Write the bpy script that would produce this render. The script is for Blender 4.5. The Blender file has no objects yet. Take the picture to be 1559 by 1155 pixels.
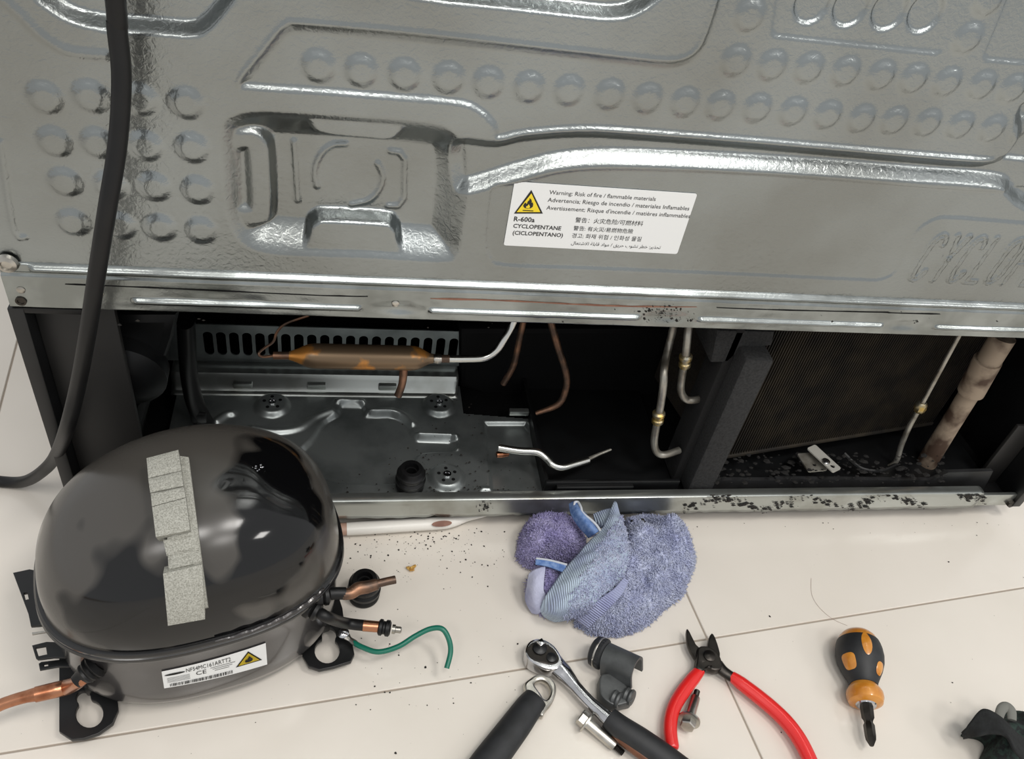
import bpy, bmesh, math, random
import numpy as np
from mathutils import Vector, Matrix, Quaternion
random.seed(7)
rng = np.random.default_rng(7)
scene = bpy.context.scene
COL = scene.collection
PI = math.pi

# ------------------------------------------------------------------ camera
FW, FH = 1559, 1155
F = 1270.0
CX, CY = 779.5, 577.5
def _d(v):
    a = np.array([(v[0]-CX)/F, (v[1]-CY)/F, 1.0]); return a/np.linalg.norm(a)
_dn = _d((490, 1990))
_X = _d((6900, 667)); _X = _X-_X.dot(_dn)*_dn; _X /= np.linalg.norm(_X)
_Z = -_dn; _Y = np.cross(_Z, _X)
RM = np.array([_X, _Y, _Z])                 # camera (right, down, forward) -> world
CAM = np.array([0.0, -0.47, 0.62])
cd = bpy.data.cameras.new('camera'); cam = bpy.data.objects.new('camera', cd); COL.objects.link(cam)
cd.sensor_fit = 'HORIZONTAL'; cd.sensor_width = 36; cd.lens = F*36/FW; cd.clip_start = .01
_r, _u, _b = RM@[1, 0, 0], RM@[0, -1, 0], RM@[0, 0, -1]
cam.matrix_world = Matrix(((_r[0], _u[0], _b[0], CAM[0]), (_r[1], _u[1], _b[1], CAM[1]), (_r[2], _u[2], _b[2], CAM[2]), (0, 0, 0, 1)))
scene.camera = cam
def ray(px, py): return RM@np.array([(px-CX)/F, (py-CY)/F, 1.0])
def V(px, py, y=0.0):                       # point of the upright plane at depth y
    r = ray(px, py); return CAM+r*((y-CAM[1])/r[1])
def P(px, py, z=0.0):                       # point of the level plane at height z
    r = ray(px, py); return CAM+r*((z-CAM[2])/r[2])

# ------------------------------------------------------------------ world, lights, exposure
w = bpy.data.worlds.new('world'); scene.world = w; w.use_nodes = True
w.node_tree.nodes['Background'].inputs[0].default_value = (0.97, 0.985, 1.0, 1)
w.node_tree.nodes['Background'].inputs[1].default_value = 0.62
def area(name, loc, target, size, power, color=(1, 1, 1), size_y=None):
    l = bpy.data.lights.new(name, 'AREA'); l.energy = power; l.size = size; l.color = color
    if size_y: l.shape = 'RECTANGLE'; l.size_y = size_y
    o = bpy.data.objects.new(name, l); COL.objects.link(o); o.location = loc
    o.rotation_euler = (Vector(target)-Vector(loc)).to_track_quat('-Z', 'Y').to_euler()
    return o
for lx, ly_, sz, pw in ((1.0, -.75, .45, 17), (.1, -1.15, .45, 14), (-.9, -1.75, .6, 11), (1.1, -1.9, .6, 12), (2.9, -1.85, .6, 16)):  # first two follow the shadows; the wider three are added to brighten steel rims
    area('lamp_and_rim_fill', (lx, ly_, 2.55), (lx, ly_, 0), sz, pw, (1, .97, .93))
vs = scene.view_settings
vs.view_transform = 'Standard'; vs.look = 'None'; vs.gamma = 1; vs.use_curve_mapping = False
vs.exposure = 0.15

# ------------------------------------------------------------------ materials
MATS = {}
def lin(c):
    return tuple(((v/255.0)/12.92 if v/255.0 <= .04045 else ((v/255.0+.055)/1.055)**2.4) for v in c)+(1,)
def mat(name, rgb, rough=.5, metal=0.0, rgb2=None, nscale=60, nlo=.4, nhi=.65, bump=None, coat=0, spec=None, detail=4, rough2=None, sheen=0, wave=None):
    m = bpy.data.materials.new(name); m.use_nodes = True; nt = m.node_tree; N = nt.nodes; L = nt.links
    b = N['Principled BSDF']; b.inputs['Base Color'].default_value = lin(rgb); b.inputs['Roughness'].default_value = rough; b.inputs['Metallic'].default_value = metal
    if coat: b.inputs['Coat Weight'].default_value = coat; b.inputs['Coat Roughness'].default_value = .08
    if spec is not None: b.inputs['Specular IOR Level'].default_value = spec
    if sheen: b.inputs['Sheen Weight'].default_value = sheen
    tc = N.new('ShaderNodeTexCoord')
    if rgb2 is not None or rough2 is not None:
        n = N.new('ShaderNodeTexNoise'); n.inputs['Scale'].default_value = nscale; n.inputs['Detail'].default_value = detail; L.new(tc.outputs['Object'], n.inputs['Vector'])
        r = N.new('ShaderNodeMapRange'); r.inputs[1].default_value = nlo; r.inputs[2].default_value = nhi; L.new(n.outputs['Fac'], r.inputs[0])
        if rgb2 is not None:
            mx = N.new('ShaderNodeMix'); mx.data_type = 'RGBA'; mx.inputs[6].default_value = lin(rgb); mx.inputs[7].default_value = lin(rgb2)
            L.new(r.outputs[0], mx.inputs[0]); L.new(mx.outputs[2], b.inputs['Base Color'])
        if rough2 is not None:
            mr = N.new('ShaderNodeMapRange'); mr.inputs[3].default_value = rough; mr.inputs[4].default_value = rough2
            L.new(r.outputs[0], mr.inputs[0]); L.new(mr.outputs[0], b.inputs['Roughness'])
    if bump or wave:
        bp = N.new('ShaderNodeBump')
        if wave:
            t = N.new('ShaderNodeTexWave'); t.inputs['Scale'].default_value = wave[0]; t.bands_direction = wave[3]; t.inputs['Distortion'].default_value = wave[4]; t.inputs['Detail Scale'].default_value = 1
            L.new(tc.outputs['Object'], t.inputs['Vector']); L.new(t.outputs['Fac'], bp.inputs['Height']); bump = wave
        else:
            t = N.new('ShaderNodeTexNoise'); t.inputs['Scale'].default_value = bump[0]; t.inputs['Detail'].default_value = 3; t.inputs['Distortion'].default_value = bump[3] if len(bump) > 3 else 0
            L.new(tc.outputs['Object'], t.inputs['Vector']); L.new(t.outputs['Fac'], bp.inputs['Height'])
        bp.inputs['Strength'].default_value = bump[1]; bp.inputs['Distance'].default_value = bump[2]
        L.new(bp.outputs[0], b.inputs['Normal'])
    MATS[name] = m
    return m
M = MATS
mat('steel_sheet', (150, 155, 155), .27, 1, (138, 141, 139), 9, bump=(300, .40, .0008, .7))
mat('rail_steel', (160, 165, 164), .25, 1, (134, 138, 136), 30, bump=(300, .16, .0005, .7))
mat('zinc', (150, 155, 154), .34, .8, (112, 117, 116), 22, .45, .7, bump=(120, .2, .0006))
mat('zinc_dirty', (112, 108, 98), .45, .7, (50, 46, 40), 26, .4, .62, bump=(160, .3, .0008))
mat('lip_steel', (182, 186, 182), .28, .9, (146, 146, 138), 24, .5, .75)
mat('floor_tile', (222, 215, 205), .16, 0, (213, 206, 195), 5, .35, .7, rough2=.26, spec=.45)
mat('grout', (158, 147, 134), .8)
mat('bracket_steel', (176, 174, 166), .5, .3)
mat('black_plastic', (14, 15, 16), .4, 0, (9, 9, 10), 40)
mat('black_rubber', (11, 11, 12), .45, 0, (15, 15, 15), 60, spec=.35)
mat('dark_panel', (30, 29, 28), .5, 0, (25, 24, 23), 20)
mat('inner_black', (9, 9, 10), .7, 0, (6, 6, 6), 30, spec=.2)
mat('body_grey', (88, 88, 88), .4, .3)
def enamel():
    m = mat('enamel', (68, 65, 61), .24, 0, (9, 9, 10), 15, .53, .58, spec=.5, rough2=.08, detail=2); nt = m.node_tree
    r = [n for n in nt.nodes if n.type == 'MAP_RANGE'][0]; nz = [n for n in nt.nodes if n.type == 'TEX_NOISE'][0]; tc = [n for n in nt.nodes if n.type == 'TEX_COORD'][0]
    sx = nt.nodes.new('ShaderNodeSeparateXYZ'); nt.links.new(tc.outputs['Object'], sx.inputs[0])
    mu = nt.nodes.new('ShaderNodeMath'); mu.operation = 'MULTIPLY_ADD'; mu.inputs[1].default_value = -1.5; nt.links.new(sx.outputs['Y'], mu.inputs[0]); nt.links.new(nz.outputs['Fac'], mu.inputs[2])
    nt.links.new(mu.outputs[0], r.inputs[0])                     # oily film in patches; paler far side also paints in the reflected steel panel
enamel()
mat('enamel_black', (16, 16, 17), .25, 0, (22, 21, 21), 30, coat=.3)
mat('enamel_can', (58, 55, 55), .22, .25, (46, 44, 44), 20, coat=.4)
mat('foam', (172, 171, 162), .95, 0, (136, 135, 126), 1100, .38, .64, bump=(520, .7, .0015))
mat('foam_dark', (42, 42, 42), .95, 0, (28, 28, 28), 500, bump=(420, .5, .0012))
mat('foam_black', (18, 17, 17), .95, 0, (12, 12, 12), 500, bump=(420, .5, .0012))
mat('copper', (184, 130, 100), .3, 1, (140, 84, 58), 60, .45, .65)
mat('copper_burnt', (150, 112, 88), .42, .8, (92, 76, 66), 70, .35, .6)
mat('drier_brown', (124, 104, 82), .36, .7, (208, 142, 70), 30, .53, .6)
mat('alu_tube', (205, 205, 200), .25, 1)
mat('dirty_tube', (172, 169, 160), .38, .75, (120, 114, 104), 60)
mat('brass', (188, 160, 92), .35, .9, (150, 150, 140), 120)
mat('rust_pipe', (150, 134, 116), .7, .1, (72, 54, 42), 34, .44, .6, bump=(80, .3, .001))
mat('fin_dirt', (44, 36, 26), .85, .1, (34, 28, 22), 60, .35, .6, bump=(240, .8, .002))
mat('fin_metal', (50, 43, 32), .75, .2, (26, 22, 17), 40, .35, .6)
mat('label_white', (226, 227, 226), .4, 0)
mat('print_black', (22, 22, 22), .5)
mat('print_grey', (96, 96, 96), .5)
mat('warn_yellow', (236, 208, 40), .4)
mat('white_plastic', (226, 222, 214), .35)
mat('brown_mark', (132, 92, 74), .6, 0, (112, 72, 56), 90)
mat('pink_brown', (176, 142, 124), .5)
mat('green_wire', (14, 104, 84), .35)
mat('chrome', (200, 200, 202), .16, 1, (176, 176, 178), 60)
mat('satin_steel', (196, 192, 184), .3, 1, (160, 156, 148), 70)
mat('dark_steel', (66, 62, 58), .35, .9, (44, 42, 40), 90)
mat('red_grip', (216, 34, 32), .3, 0, coat=.3)
mat('grey_cast', (86, 88, 88), .45, .35, (72, 74, 74), 80, bump=(500, .2, .0004))
mat('soft_black', (34, 35, 37), .55, 0, (26, 27, 28), 120, bump=(600, .15, .0003))
mat('brown_insert', (110, 66, 40), .4, 0, (92, 54, 32), 80)
mat('amber', (206, 138, 48), .3, 0, (186, 116, 36), 110, .4, .65, coat=.5)
mat('amber_red', (190, 70, 30), .3, coat=.5)
mat('terry', (196, 202, 224), .95, 0, (168, 174, 206), 70, .35, .65, bump=(700, .8, .002))
mat('terry_purple', (184, 178, 216), .95, 0, (152, 145, 192), 70, .35, .65, bump=(700, .8, .002))
mat('hem_blue', (188, 204, 220), .9, 0, (164, 176, 204), 50, .4, .66, wave=(210, .7, .0014, 'X', 1.0))
mat('hem_rib', (166, 172, 206), .9, 0, (138, 142, 182), 50, .4, .66, wave=(200, .8, .0014, 'DIAGONAL', 1.0))
mat('hem_pale', (184, 186, 208), .9, 0, (152, 154, 184), 50, .4, .66, bump=(500, .5, .001))
mat('stripe_blue', (78, 110, 164), .85, 0, (120, 146, 190), 260)
mat('piping_white', (196, 200, 206), .85)
mat('fluff', (20, 18, 16), .95, 0, (12, 11, 10), 200)
mat('tray_plastic', (38, 38, 39), .45, 0, (28, 28, 28), 40)
mat('soot', (26, 24, 22), .95, 0, (40, 36, 30), 300)
mat('crumb_yellow', (214, 176, 96), .8, 0, (150, 104, 40), 300)
mat('cloth_black', (24, 26, 26), .9, 0, (16, 17, 17), 160, bump=(500, .5, .001))
mat('cloth_green', (34, 50, 44), .9, 0, (18, 22, 22), 200, .45, .55, bump=(500, .5, .001))
mat('cloth_grey', (112, 112, 106), .9)

# ------------------------------------------------------------------ mesh helpers
def tag(o, label=None, cat=None, group=None, kind=None):
    if label: o['label'] = label
    if cat: o['category'] = cat
    if group: o['group'] = group
    if kind: o['kind'] = kind
    return o
def empty(name, loc, label, cat, rz=0, group=None):
    o = bpy.data.objects.new(name, None); COL.objects.link(o); o.location = loc; o.rotation_euler = (0, 0, rz); o.empty_display_size = .03
    bpy.context.view_layer.update()
    return tag(o, label, cat, group)
def root_of(o):
    while o.parent: o = o.parent
    return o
def mk(name, vf, m, parent=None, smooth=True, local=False, label=None, kind=None, sharp=40):
    """link one mesh; world coordinates unless local (then in the frame of the thing)"""
    v, f = vf
    v = np.asarray(v, dtype=float)
    if parent and not local:
        r = root_of(parent)
        inv = np.array(r.matrix_world.inverted())
        v = v@inv[:3, :3].T+inv[:3, 3]
    me = bpy.data.meshes.new(name)
    if isinstance(f, np.ndarray) and f.ndim == 2:
        k = f.shape[1]; n = len(f)
        me.vertices.add(len(v)); me.vertices.foreach_set('co', v.astype(np.float32).ravel())
        me.loops.add(n*k); me.loops.foreach_set('vertex_index', f.astype(np.int32).ravel())
        me.polygons.add(n); me.polygons.foreach_set('loop_start', np.arange(0, n*k, k, dtype=np.int32))
        me.update(calc_edges=True)
    else:
        me.from_pydata(v.tolist(), [], [tuple(int(i) for i in q) for q in f])
    if smooth and len(me.polygons):
        me.polygons.foreach_set('use_smooth', np.ones(len(me.polygons), dtype=bool))
        if sharp: me.set_sharp_from_angle(angle=math.radians(sharp))
    me.materials.append(M[m] if isinstance(m, str) else m)
    o = bpy.data.objects.new(name, me); COL.objects.link(o)
    if parent: o.parent = parent
    return tag(o, label, kind=kind)
def join(*vfs):
    V_, F_ = [], []; n = 0
    for v, f in vfs:
        V_.append(np.asarray(v, float)); F_ += [tuple(int(i)+n for i in q) for q in f]; n += len(v)
    return np.concatenate(V_), F_
def xf(vf, mtx):
    v, f = vf; m = np.array(mtx); v = np.asarray(v, float)
    return v@m[:3, :3].T+m[:3, 3], f
def smooth_path(pts, n=8, closed=False):
    p = np.asarray(pts, float); k = len(p); out = []
    if k < 3 and not closed: return np.array([p[0]*(1-t)+p[1]*t for t in np.linspace(0, 1, n+1)])
    segs = k if closed else k-1
    for i in range(segs):
        if closed: a, b, c, d = p[(i-1) % k], p[i], p[(i+1) % k], p[(i+2) % k]
        else: a, b, c, d = p[max(i-1, 0)], p[i], p[i+1], p[min(i+2, k-1)]
        for t in np.linspace(0, 1, n, endpoint=False):
            out.append(.5*((2*b)+(-a+c)*t+(2*a-5*b+4*c-d)*t*t+(-a+3*b-3*c+d)*t**3))
    if not closed: out.append(p[-1])
    return np.array(out)
def tube(pts, rad, segs=14, n=8, smooth=True, flat=1.0, hollow=False, flat_axis=None):
    p = smooth_path(pts, n) if smooth else np.asarray(pts, float)
    k = len(p)
    if np.isscalar(rad): r = np.full(k, rad)
    else:
        rr = np.asarray(rad, float); r = np.interp(np.linspace(0, 1, k), np.linspace(0, 1, len(rr)), rr)
    t = np.gradient(p, axis=0); t /= np.linalg.norm(t, axis=1)[:, None]+1e-12
    up = np.array(flat_axis if flat_axis is not None else (0, 0, 1.0)); 
    if abs(t[0].dot(up)) > .95: up = np.array([1.0, 0, 0])
    nrm = up-t[0]*t[0].dot(up); nrm /= np.linalg.norm(nrm)
    v = []; ang = np.linspace(0, 2*PI, segs, endpoint=False)
    for i in range(k):
        nrm = nrm-t[i]*t[i].dot(nrm); nrm /= np.linalg.norm(nrm)+1e-12
        bi = np.cross(t[i], nrm)
        v += [p[i]+r[i]*(math.cos(a)*nrm*flat+math.sin(a)*bi) for a in ang]
    f = []
    for i in range(k-1):
        for j in range(segs):
            j2 = (j+1) % segs
            f.append((i*segs+j, i*segs+j2, (i+1)*segs+j2, (i+1)*segs+j))
    if not hollow:
        f.append(tuple(range(segs))[::-1]); f.append(tuple((k-1)*segs+j for j in range(segs)))
    else:                                    # open end: a bore a few millimetres deep at the far end
        b = len(v); e = p[-1]; 
        for q, dd in ((.72, 0), (.72, -3.0*r[-1])):
            v += [e+t[-1]*dd+(np.array(v[(k-1)*segs+j])-e)*q for j in range(segs)]
        for j in range(segs):
            j2 = (j+1) % segs
            f.append(((k-1)*segs+j, (k-1)*segs+j2, b+j2, b+j)); f.append((b+j, b+j2, b+segs+j2, b+segs+j))
        f.append(tuple(b+segs+j for j in range(segs))); f.append(tuple(range(segs))[::-1])
    return np.array(v), f
def lathe(prof, segs=32, a=None, b=None):
    """profile of (r, h); about +Z, or about the axis a->b with h from 0 to 1"""
    v = []; f = []; k = len(prof)
    for r, h in prof:
        v += [(r*math.cos(x), r*math.sin(x), h) for x in np.linspace(0, 2*PI, segs, endpoint=False)]
    for i in range(k-1):
        for j in range(segs):
            j2 = (j+1) % segs
            f.append((i*segs+j, i*segs+j2, (i+1)*segs+j2, (i+1)*segs+j))
    f.append(tuple(range(segs))[::-1]); f.append(tuple((k-1)*segs+j for j in range(segs)))
    v = np.array(v)
    if a is not None:
        a = np.asarray(a, float); b = np.asarray(b, float); d = b-a; L = np.linalg.norm(d); d /= L
        u = np.array([0, 0, 1.0]); u = u-d*d.dot(u)
        if np.linalg.norm(u) < .1: u = np.array([1.0, 0, 0])-d*d[0]
        u /= np.linalg.norm(u); w_ = np.cross(d, u)
        v = a+v[:, :1]*u+v[:, 1:2]*w_+v[:, 2:3]*d
    return v, f
def box(x0, x1, y0, y1, z0, z1, bev=0.0, seg=2):
    bm = bmesh.new(); bmesh.ops.create_cube(bm, size=1)
    for v in bm.verts: v.co = Vector(((x0+x1)/2+v.co.x*(x1-x0), (y0+y1)/2+v.co.y*(y1-y0), (z0+z1)/2+v.co.z*(z1-z0)))
    if bev: bmesh.ops.bevel(bm, geom=bm.edges[:], offset=bev, segments=seg, affect='EDGES', profile=.5)
    return from_bm(bm)
def from_bm(bm):
    bm.verts.index_update()
    v = np.array([tuple(q.co) for q in bm.verts]); f = [tuple(x.index for x in q.verts) for q in bm.faces]; bm.free()
    return v, f
def plate(outer, holes=(), t=.002, bev=0.0):
    """flat outline in xy with holes, thickness t from z=0 up"""
    cu = bpy.data.curves.new('outline', 'CURVE'); cu.dimensions = '2D'; cu.fill_mode = 'BOTH'
    for pts in [outer]+list(holes):
        s = cu.splines.new('POLY'); s.points.add(len(pts)-1); s.use_cyclic_u = True
        for q, p in zip(s.points, pts): q.co = (p[0], p[1], 0, 1)
    cu.extrude = t/2-bev; cu.bevel_depth = bev; cu.bevel_resolution = 1; cu.offset = -bev
    o = bpy.data.objects.new('outline', cu); me = bpy.data.meshes.new_from_object(o)
    v = np.array([tuple(q.co) for q in me.vertices])+np.array([0, 0, t/2]); f = [tuple(q.vertices) for q in me.polygons]
    bpy.data.objects.remove(o); bpy.data.curves.remove(cu); bpy.data.meshes.remove(me)
    return v, f
def circle(cx, cy, r, n=28, ry=None, a0=0): return [(cx+r*math.cos(a0+2*PI*i/n), cy+(ry or r)*math.sin(a0+2*PI*i/n)) for i in range(n)]
def rrect(x0, x1, y0, y1, r, n=6):
    o = []
    for cx, cy, a in ((x1-r, y1-r, 0), (x0+r, y1-r, PI/2), (x0+r, y0+r, PI), (x1-r, y0+r, 1.5*PI)):
        o += [(cx+r*math.cos(a+PI/2*i/n), cy+r*math.sin(a+PI/2*i/n)) for i in range(n+1)]
    return o
def text2d(s, width=None, size=None, bold=0.0):
    cu = bpy.data.curves.new('text', 'FONT'); cu.body = s; cu.size = 1; cu.offset = bold; cu.resolution_u = 2
    o = bpy.data.objects.new('text', cu); me = bpy.data.meshes.new_from_object(o)
    v = np.array([tuple(q.co) for q in me.vertices]) if len(me.vertices) else np.zeros((1, 3)); f = [tuple(q.vertices) for q in me.polygons]
    bpy.data.objects.remove(o); bpy.data.curves.remove(cu); bpy.data.meshes.remove(me)
    v = v-np.array([v[:, 0].min(), 0, 0])
    k = width/(v[:, 0].max()+1e-9) if width else size
    return v*k, f
PLANE = Matrix(((1, 0, 0, 0), (0, 0, -1, 0), (0, 1, 0, 0), (0, 0, 0, 1)))   # xy outline -> upright xz facing -Y
def frame(o, xdir, ydir):
    x = np.asarray(xdir, float); x = x/np.linalg.norm(x); y = np.asarray(ydir, float); y = y-x*x.dot(y); y = y/np.linalg.norm(y); z = np.cross(x, y)
    return np.array([[x[0], y[0], z[0], o[0]], [x[1], y[1], z[1], o[1]], [x[2], y[2], z[2], o[2]], [0, 0, 0, 1]])
def grid_faces(nu, nv):
    i, j = np.meshgrid(np.arange(nu-1), np.arange(nv-1), indexing='ij')
    a = (i*nv+j).ravel()
    return np.stack([a, a+nv, a+nv+1, a+1], 1)
# 2-D distance fields ------------------------------------------------
def sdf_poly(X, Y, poly):
    poly = np.asarray(poly, float); d = np.full(X.shape, 1e9); inside = np.zeros(X.shape, bool); n = len(poly)
    for i in range(n):
        ax, ay = poly[i]; bx, by = poly[(i+1) % n]; ex, ey = bx-ax, by-ay
        wx, wy = X-ax, Y-ay; t = np.clip((wx*ex+wy*ey)/(ex*ex+ey*ey+1e-18), 0, 1)
        d = np.minimum(d, (wx-ex*t)**2+(wy-ey*t)**2)
        c = ((ay <= Y) & (by > Y)) | ((by <= Y) & (ay > Y))
        if c.any() and abs(ey) > 1e-15:
            inside ^= c & (X < ax+ex*(Y-ay)/ey)
    d = np.sqrt(d); return np.where(inside, -d, d)
def dist_line(X, Y, pts):
    d = np.full(X.shape, 1e9)
    for (ax, ay), (bx, by) in zip(pts[:-1], pts[1:]):
        ex, ey = bx-ax, by-ay; wx, wy = X-ax, Y-ay; t = np.clip((wx*ex+wy*ey)/(ex*ex+ey*ey+1e-18), 0, 1)
        d = np.minimum(d, (wx-ex*t)**2+(wy-ey*t)**2)
    return np.sqrt(d)
def sst(t): t = np.clip(t, 0, 1); return t*t*(3-2*t)
def vnoise(x, y, seed=0):
    """smooth value noise"""
    r = np.random.default_rng(seed); g = r.random((64, 64))
    xi = np.floor(x).astype(int); yi = np.floor(y).astype(int); fx = x-xi; fy = y-yi; fx = fx*fx*(3-2*fx); fy = fy*fy*(3-2*fy)
    G = lambda a, b: g[a % 64, b % 64]
    return (G(xi, yi)*(1-fx)+G(xi+1, yi)*fx)*(1-fy)+(G(xi, yi+1)*(1-fx)+G(xi+1, yi+1)*fx)*fy
def vp(pts, y=0.0): return [(V(a, b, y)[0], V(a, b, y)[2]) for a, b in pts]
def fp(pts, z=0.0): return [tuple(P(a, b, z)[:2]) for a, b in pts]

# ================================================================== FLOOR
TILE = .60; TA = math.radians(6.2); TO = P(1077, 972)[:2]
ux, uy = np.array([math.cos(TA), math.sin(TA)]), np.array([-math.sin(TA), math.cos(TA)])
gv, gf = box(-2.2, 2.8, -2.4, 1.6, -.03, -.0012)
fl = tag(mk('floor', (gv, gf), 'grout', smooth=False), kind='structure')
tv, tf = box(-TILE/2+.0008, TILE/2-.0008, -TILE/2+.0008, TILE/2-.0008, -.009, 0, .0006, 1)
t0 = None
for i in range(-3, 4):
    for j in range(-4, 3):
        c = TO+ux*(i+.5)*TILE+uy*(j+.5)*TILE
        if t0 is None:
            t0 = o = mk('tile', (tv, tf), 'floor_tile', fl, local=True, smooth=False)
        else:
            o = t0.copy(); COL.objects.link(o)
        o.location = (c[0], c[1], 0); o.rotation_euler = (0, 0, TA)

# ================================================================== REFRIGERATOR
FX0, FX1 = -.209, .703
fridge = empty('refrigerator', (.247, .35, 0), 'upright refrigerator seen from behind, embossed steel back, open bottom compartment', 'refrigerator')
# -- embossed back panel -------------------------------------------------
def back_panel():
    zb, zt = .2672, .60
    nx, nz = 840, 310
    xs = np.linspace(FX0+.001, FX1-.001, nx); zs = np.linspace(zb, zt, nz)
    X, Z = np.meshgrid(xs, zs, indexing='ij'); h = np.zeros_like(X)
    def region(pts, grow=.03):
        q = np.asarray(pts); i0, i1 = np.searchsorted(xs, (q[:, 0].min()-grow, q[:, 0].max()+grow)); j0, j1 = np.searchsorted(zs, (q[:, 1].min()-grow, q[:, 1].max()+grow))
        return slice(max(i0, 0), min(i1+1, nx)), slice(max(j0, 0), min(j1+1, nz))
    def recess(pxpts, depth, wall, smooth=True, asym=None):
        q = vp(pxpts); q = smooth_path(q, 5, True) if smooth else q
        m = region(q); d = sdf_poly(X[m], Z[m], q)
        if asym: g = np.gradient(d, zs[m[1]], axis=1); k_ = sst(g*.5+.5); wall = asym*k_+wall*(1-k_)   # gentler wall along upper edges
        t = np.clip(-d/wall, 0, 1); h[m] -= depth*(.65*t+.35*sst(t))
    def ridge(pxpts, hh, wd, smooth=True):
        q = vp(pxpts); q = smooth_path(q, 6) if smooth else q
        m = region(q); d = dist_line(X[m], Z[m], [tuple(a) for a in q]); h[m] += hh*sst(1-d/wd)
    # wide shallow recess that carries the dimple rows
    recess([(362, 130), (366, 118), (392, 86), (424, 46), (436, 38), (455, 35), (600, 47), (760, 64), (900, 80), (1000, 91), (1035, 90), (1058, 78), (1072, 55), (1090, 0), (1110, -90), (1400, -90), (1800, -90),
            (1800, 120), (1800, 268), (1480, 245), (1180, 220), (960, 203), (880, 200), (800, 206), (757, 214), (748, 192), (728, 172), (695, 160), (600, 152), (480, 143), (385, 137)], .0024, .0032, asym=.0062)
    ridge([(364, 128), (368, 116), (392, 86), (424, 46), (436, 38), (455, 35), (600, 47), (760, 64), (900, 80), (1000, 91), (1035, 90), (1058, 78), (1072, 55), (1090, 0)], .0008, .0026)
    # large oval recesses at the top
    recess([(-60, -120), (40, -12), (70, 14), (108, 36), (160, 48), (230, 53), (292, 57), (318, 47), (345, 18), (372, -20), (440, -120)], .009, .0062)
    ridge([(5, 0), (30, 22), (60, 52), (90, 72), (112, 80), (160, 84)], .0012, .004)
    recess([(560, -120), (600, -16), (660, 3), (720, 10), (800, 18), (880, 27), (930, 31), (965, 25), (1005, 0), (1060, -60), (1090, -130)], .009, .0062)
    ridge([(0, 216), (8, 268), (14, 310), (22, 352), (30, 362), (38, 361)], .0012, .003, False)
    # sweeping channel
    recess([(690, 215), (757, 214), (800, 205), (880, 199), (960, 202), (1180, 219), (1380, 237), (1480, 245), (1520, 242), (1545, 225), (1575, 150), (1800, 150), (1800, 335), (1600, 330), (1554, 318), (1532, 300), (1512, 287),
            (1380, 277), (1180, 263), (960, 253), (860, 257), (790, 274), (715, 296), (690, 290)], .0085, .0088)
    # deep pocket with plateau tabs
    pk = vp([(336, 200), (352, 178), (395, 169), (500, 175), (640, 186), (690, 200), (712, 235), (714, 290), (706, 350), (698, 388), (672, 399), (560, 393), (440, 389), (392, 382), (362, 364), (345, 330), (338, 270)])
    pk = smooth_path(pk, 5, True); m = region(pk); d = -sdf_poly(X[m], Z[m], pk)
    xm, zm = X[m], Z[m]
    hp = .0145*(.55*np.clip(d/.0205, 0, 1)+.45*sst(d/.0205))
    def tabfloor(pxpts, dep, soft):
        q = smooth_path(vp(pxpts), 5, True); dd = -sdf_poly(xm, zm, q); k = sst((dd+soft)/soft)
        return hp*(1-k)+np.minimum(hp, dep)*k
    hp = tabfloor([(476, 150), (600, 160), (606, 196), (594, 212), (560, 211), (494, 204), (480, 190)], .0022, .0060)
    hp = tabfloor([(478, 420), (476, 360), (484, 346), (500, 343), (580, 347), (594, 352), (600, 368), (598, 420)], .0025, .0060)
    hp = tabfloor([(300, 235), (346, 216), (382, 210), (400, 222), (406, 250), (408, 330), (398, 344), (370, 345), (345, 330), (300, 320)], .0045, .0055)
    h[m] = np.where(d > 0, h[m]-hp, h[m])
    q = smooth_path(vp([(352, 240), (362, 228), (378, 228), (384, 244), (388, 318), (378, 330), (362, 328), (354, 312)]), 4, True)
    mm = region(q, .01); dd = -sdf_poly(X[mm], Z[mm], q); h[mm] -= .0035*sst(dd/.007)
    ridge([(446, 232), (452, 322)], .0016, .0028, False)
    ridge([(526, 236), (508, 237), (492, 247), (481, 265), (478, 284), (482, 301)], .0016, .0028)
    ridge([(576, 266), (584, 286), (578, 306), (562, 322), (535, 329)], .0016, .0028)
    ridge([(596, 247), (610, 249), (618, 260), (617, 318), (608, 331), (592, 331)], .0016, .0028, False)
    # label field step and lettering field
    recess([(752, 283), (744, 300), (740, 340), (739, 372), (746, 393), (768, 405), (900, 410), (1100, 418), (1300, 427), (1340, 427), (1364, 415), (1380, 385), (1396, 355), (1420, 337), (1450, 333), (1560, 341), (1800, 355),
            (1800, 300), (1500, 290), (1180, 266), (960, 257), (860, 261), (790, 278)], .0011, .0018)
    # rectangular knock-out fields top right and their round presses
    recess([(1193, -90), (1175, 52), (1180, 60), (1428, 86), (1436, 82), (1520, -90)], .0012, .0022, False)
    recess([(1560, -60), (1499, 88), (1504, 96), (1800, 118), (1800, -60)], .0012, .0022, False)
    for a, b in ((1241, 8), (1300, 13), (1359, 19), (1414, 23)):
        c = V(a, b); dd = np.hypot((X-c[0])/.92, Z-c[2]); h += -.0022*sst((.0125-dd)/.0022)
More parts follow.
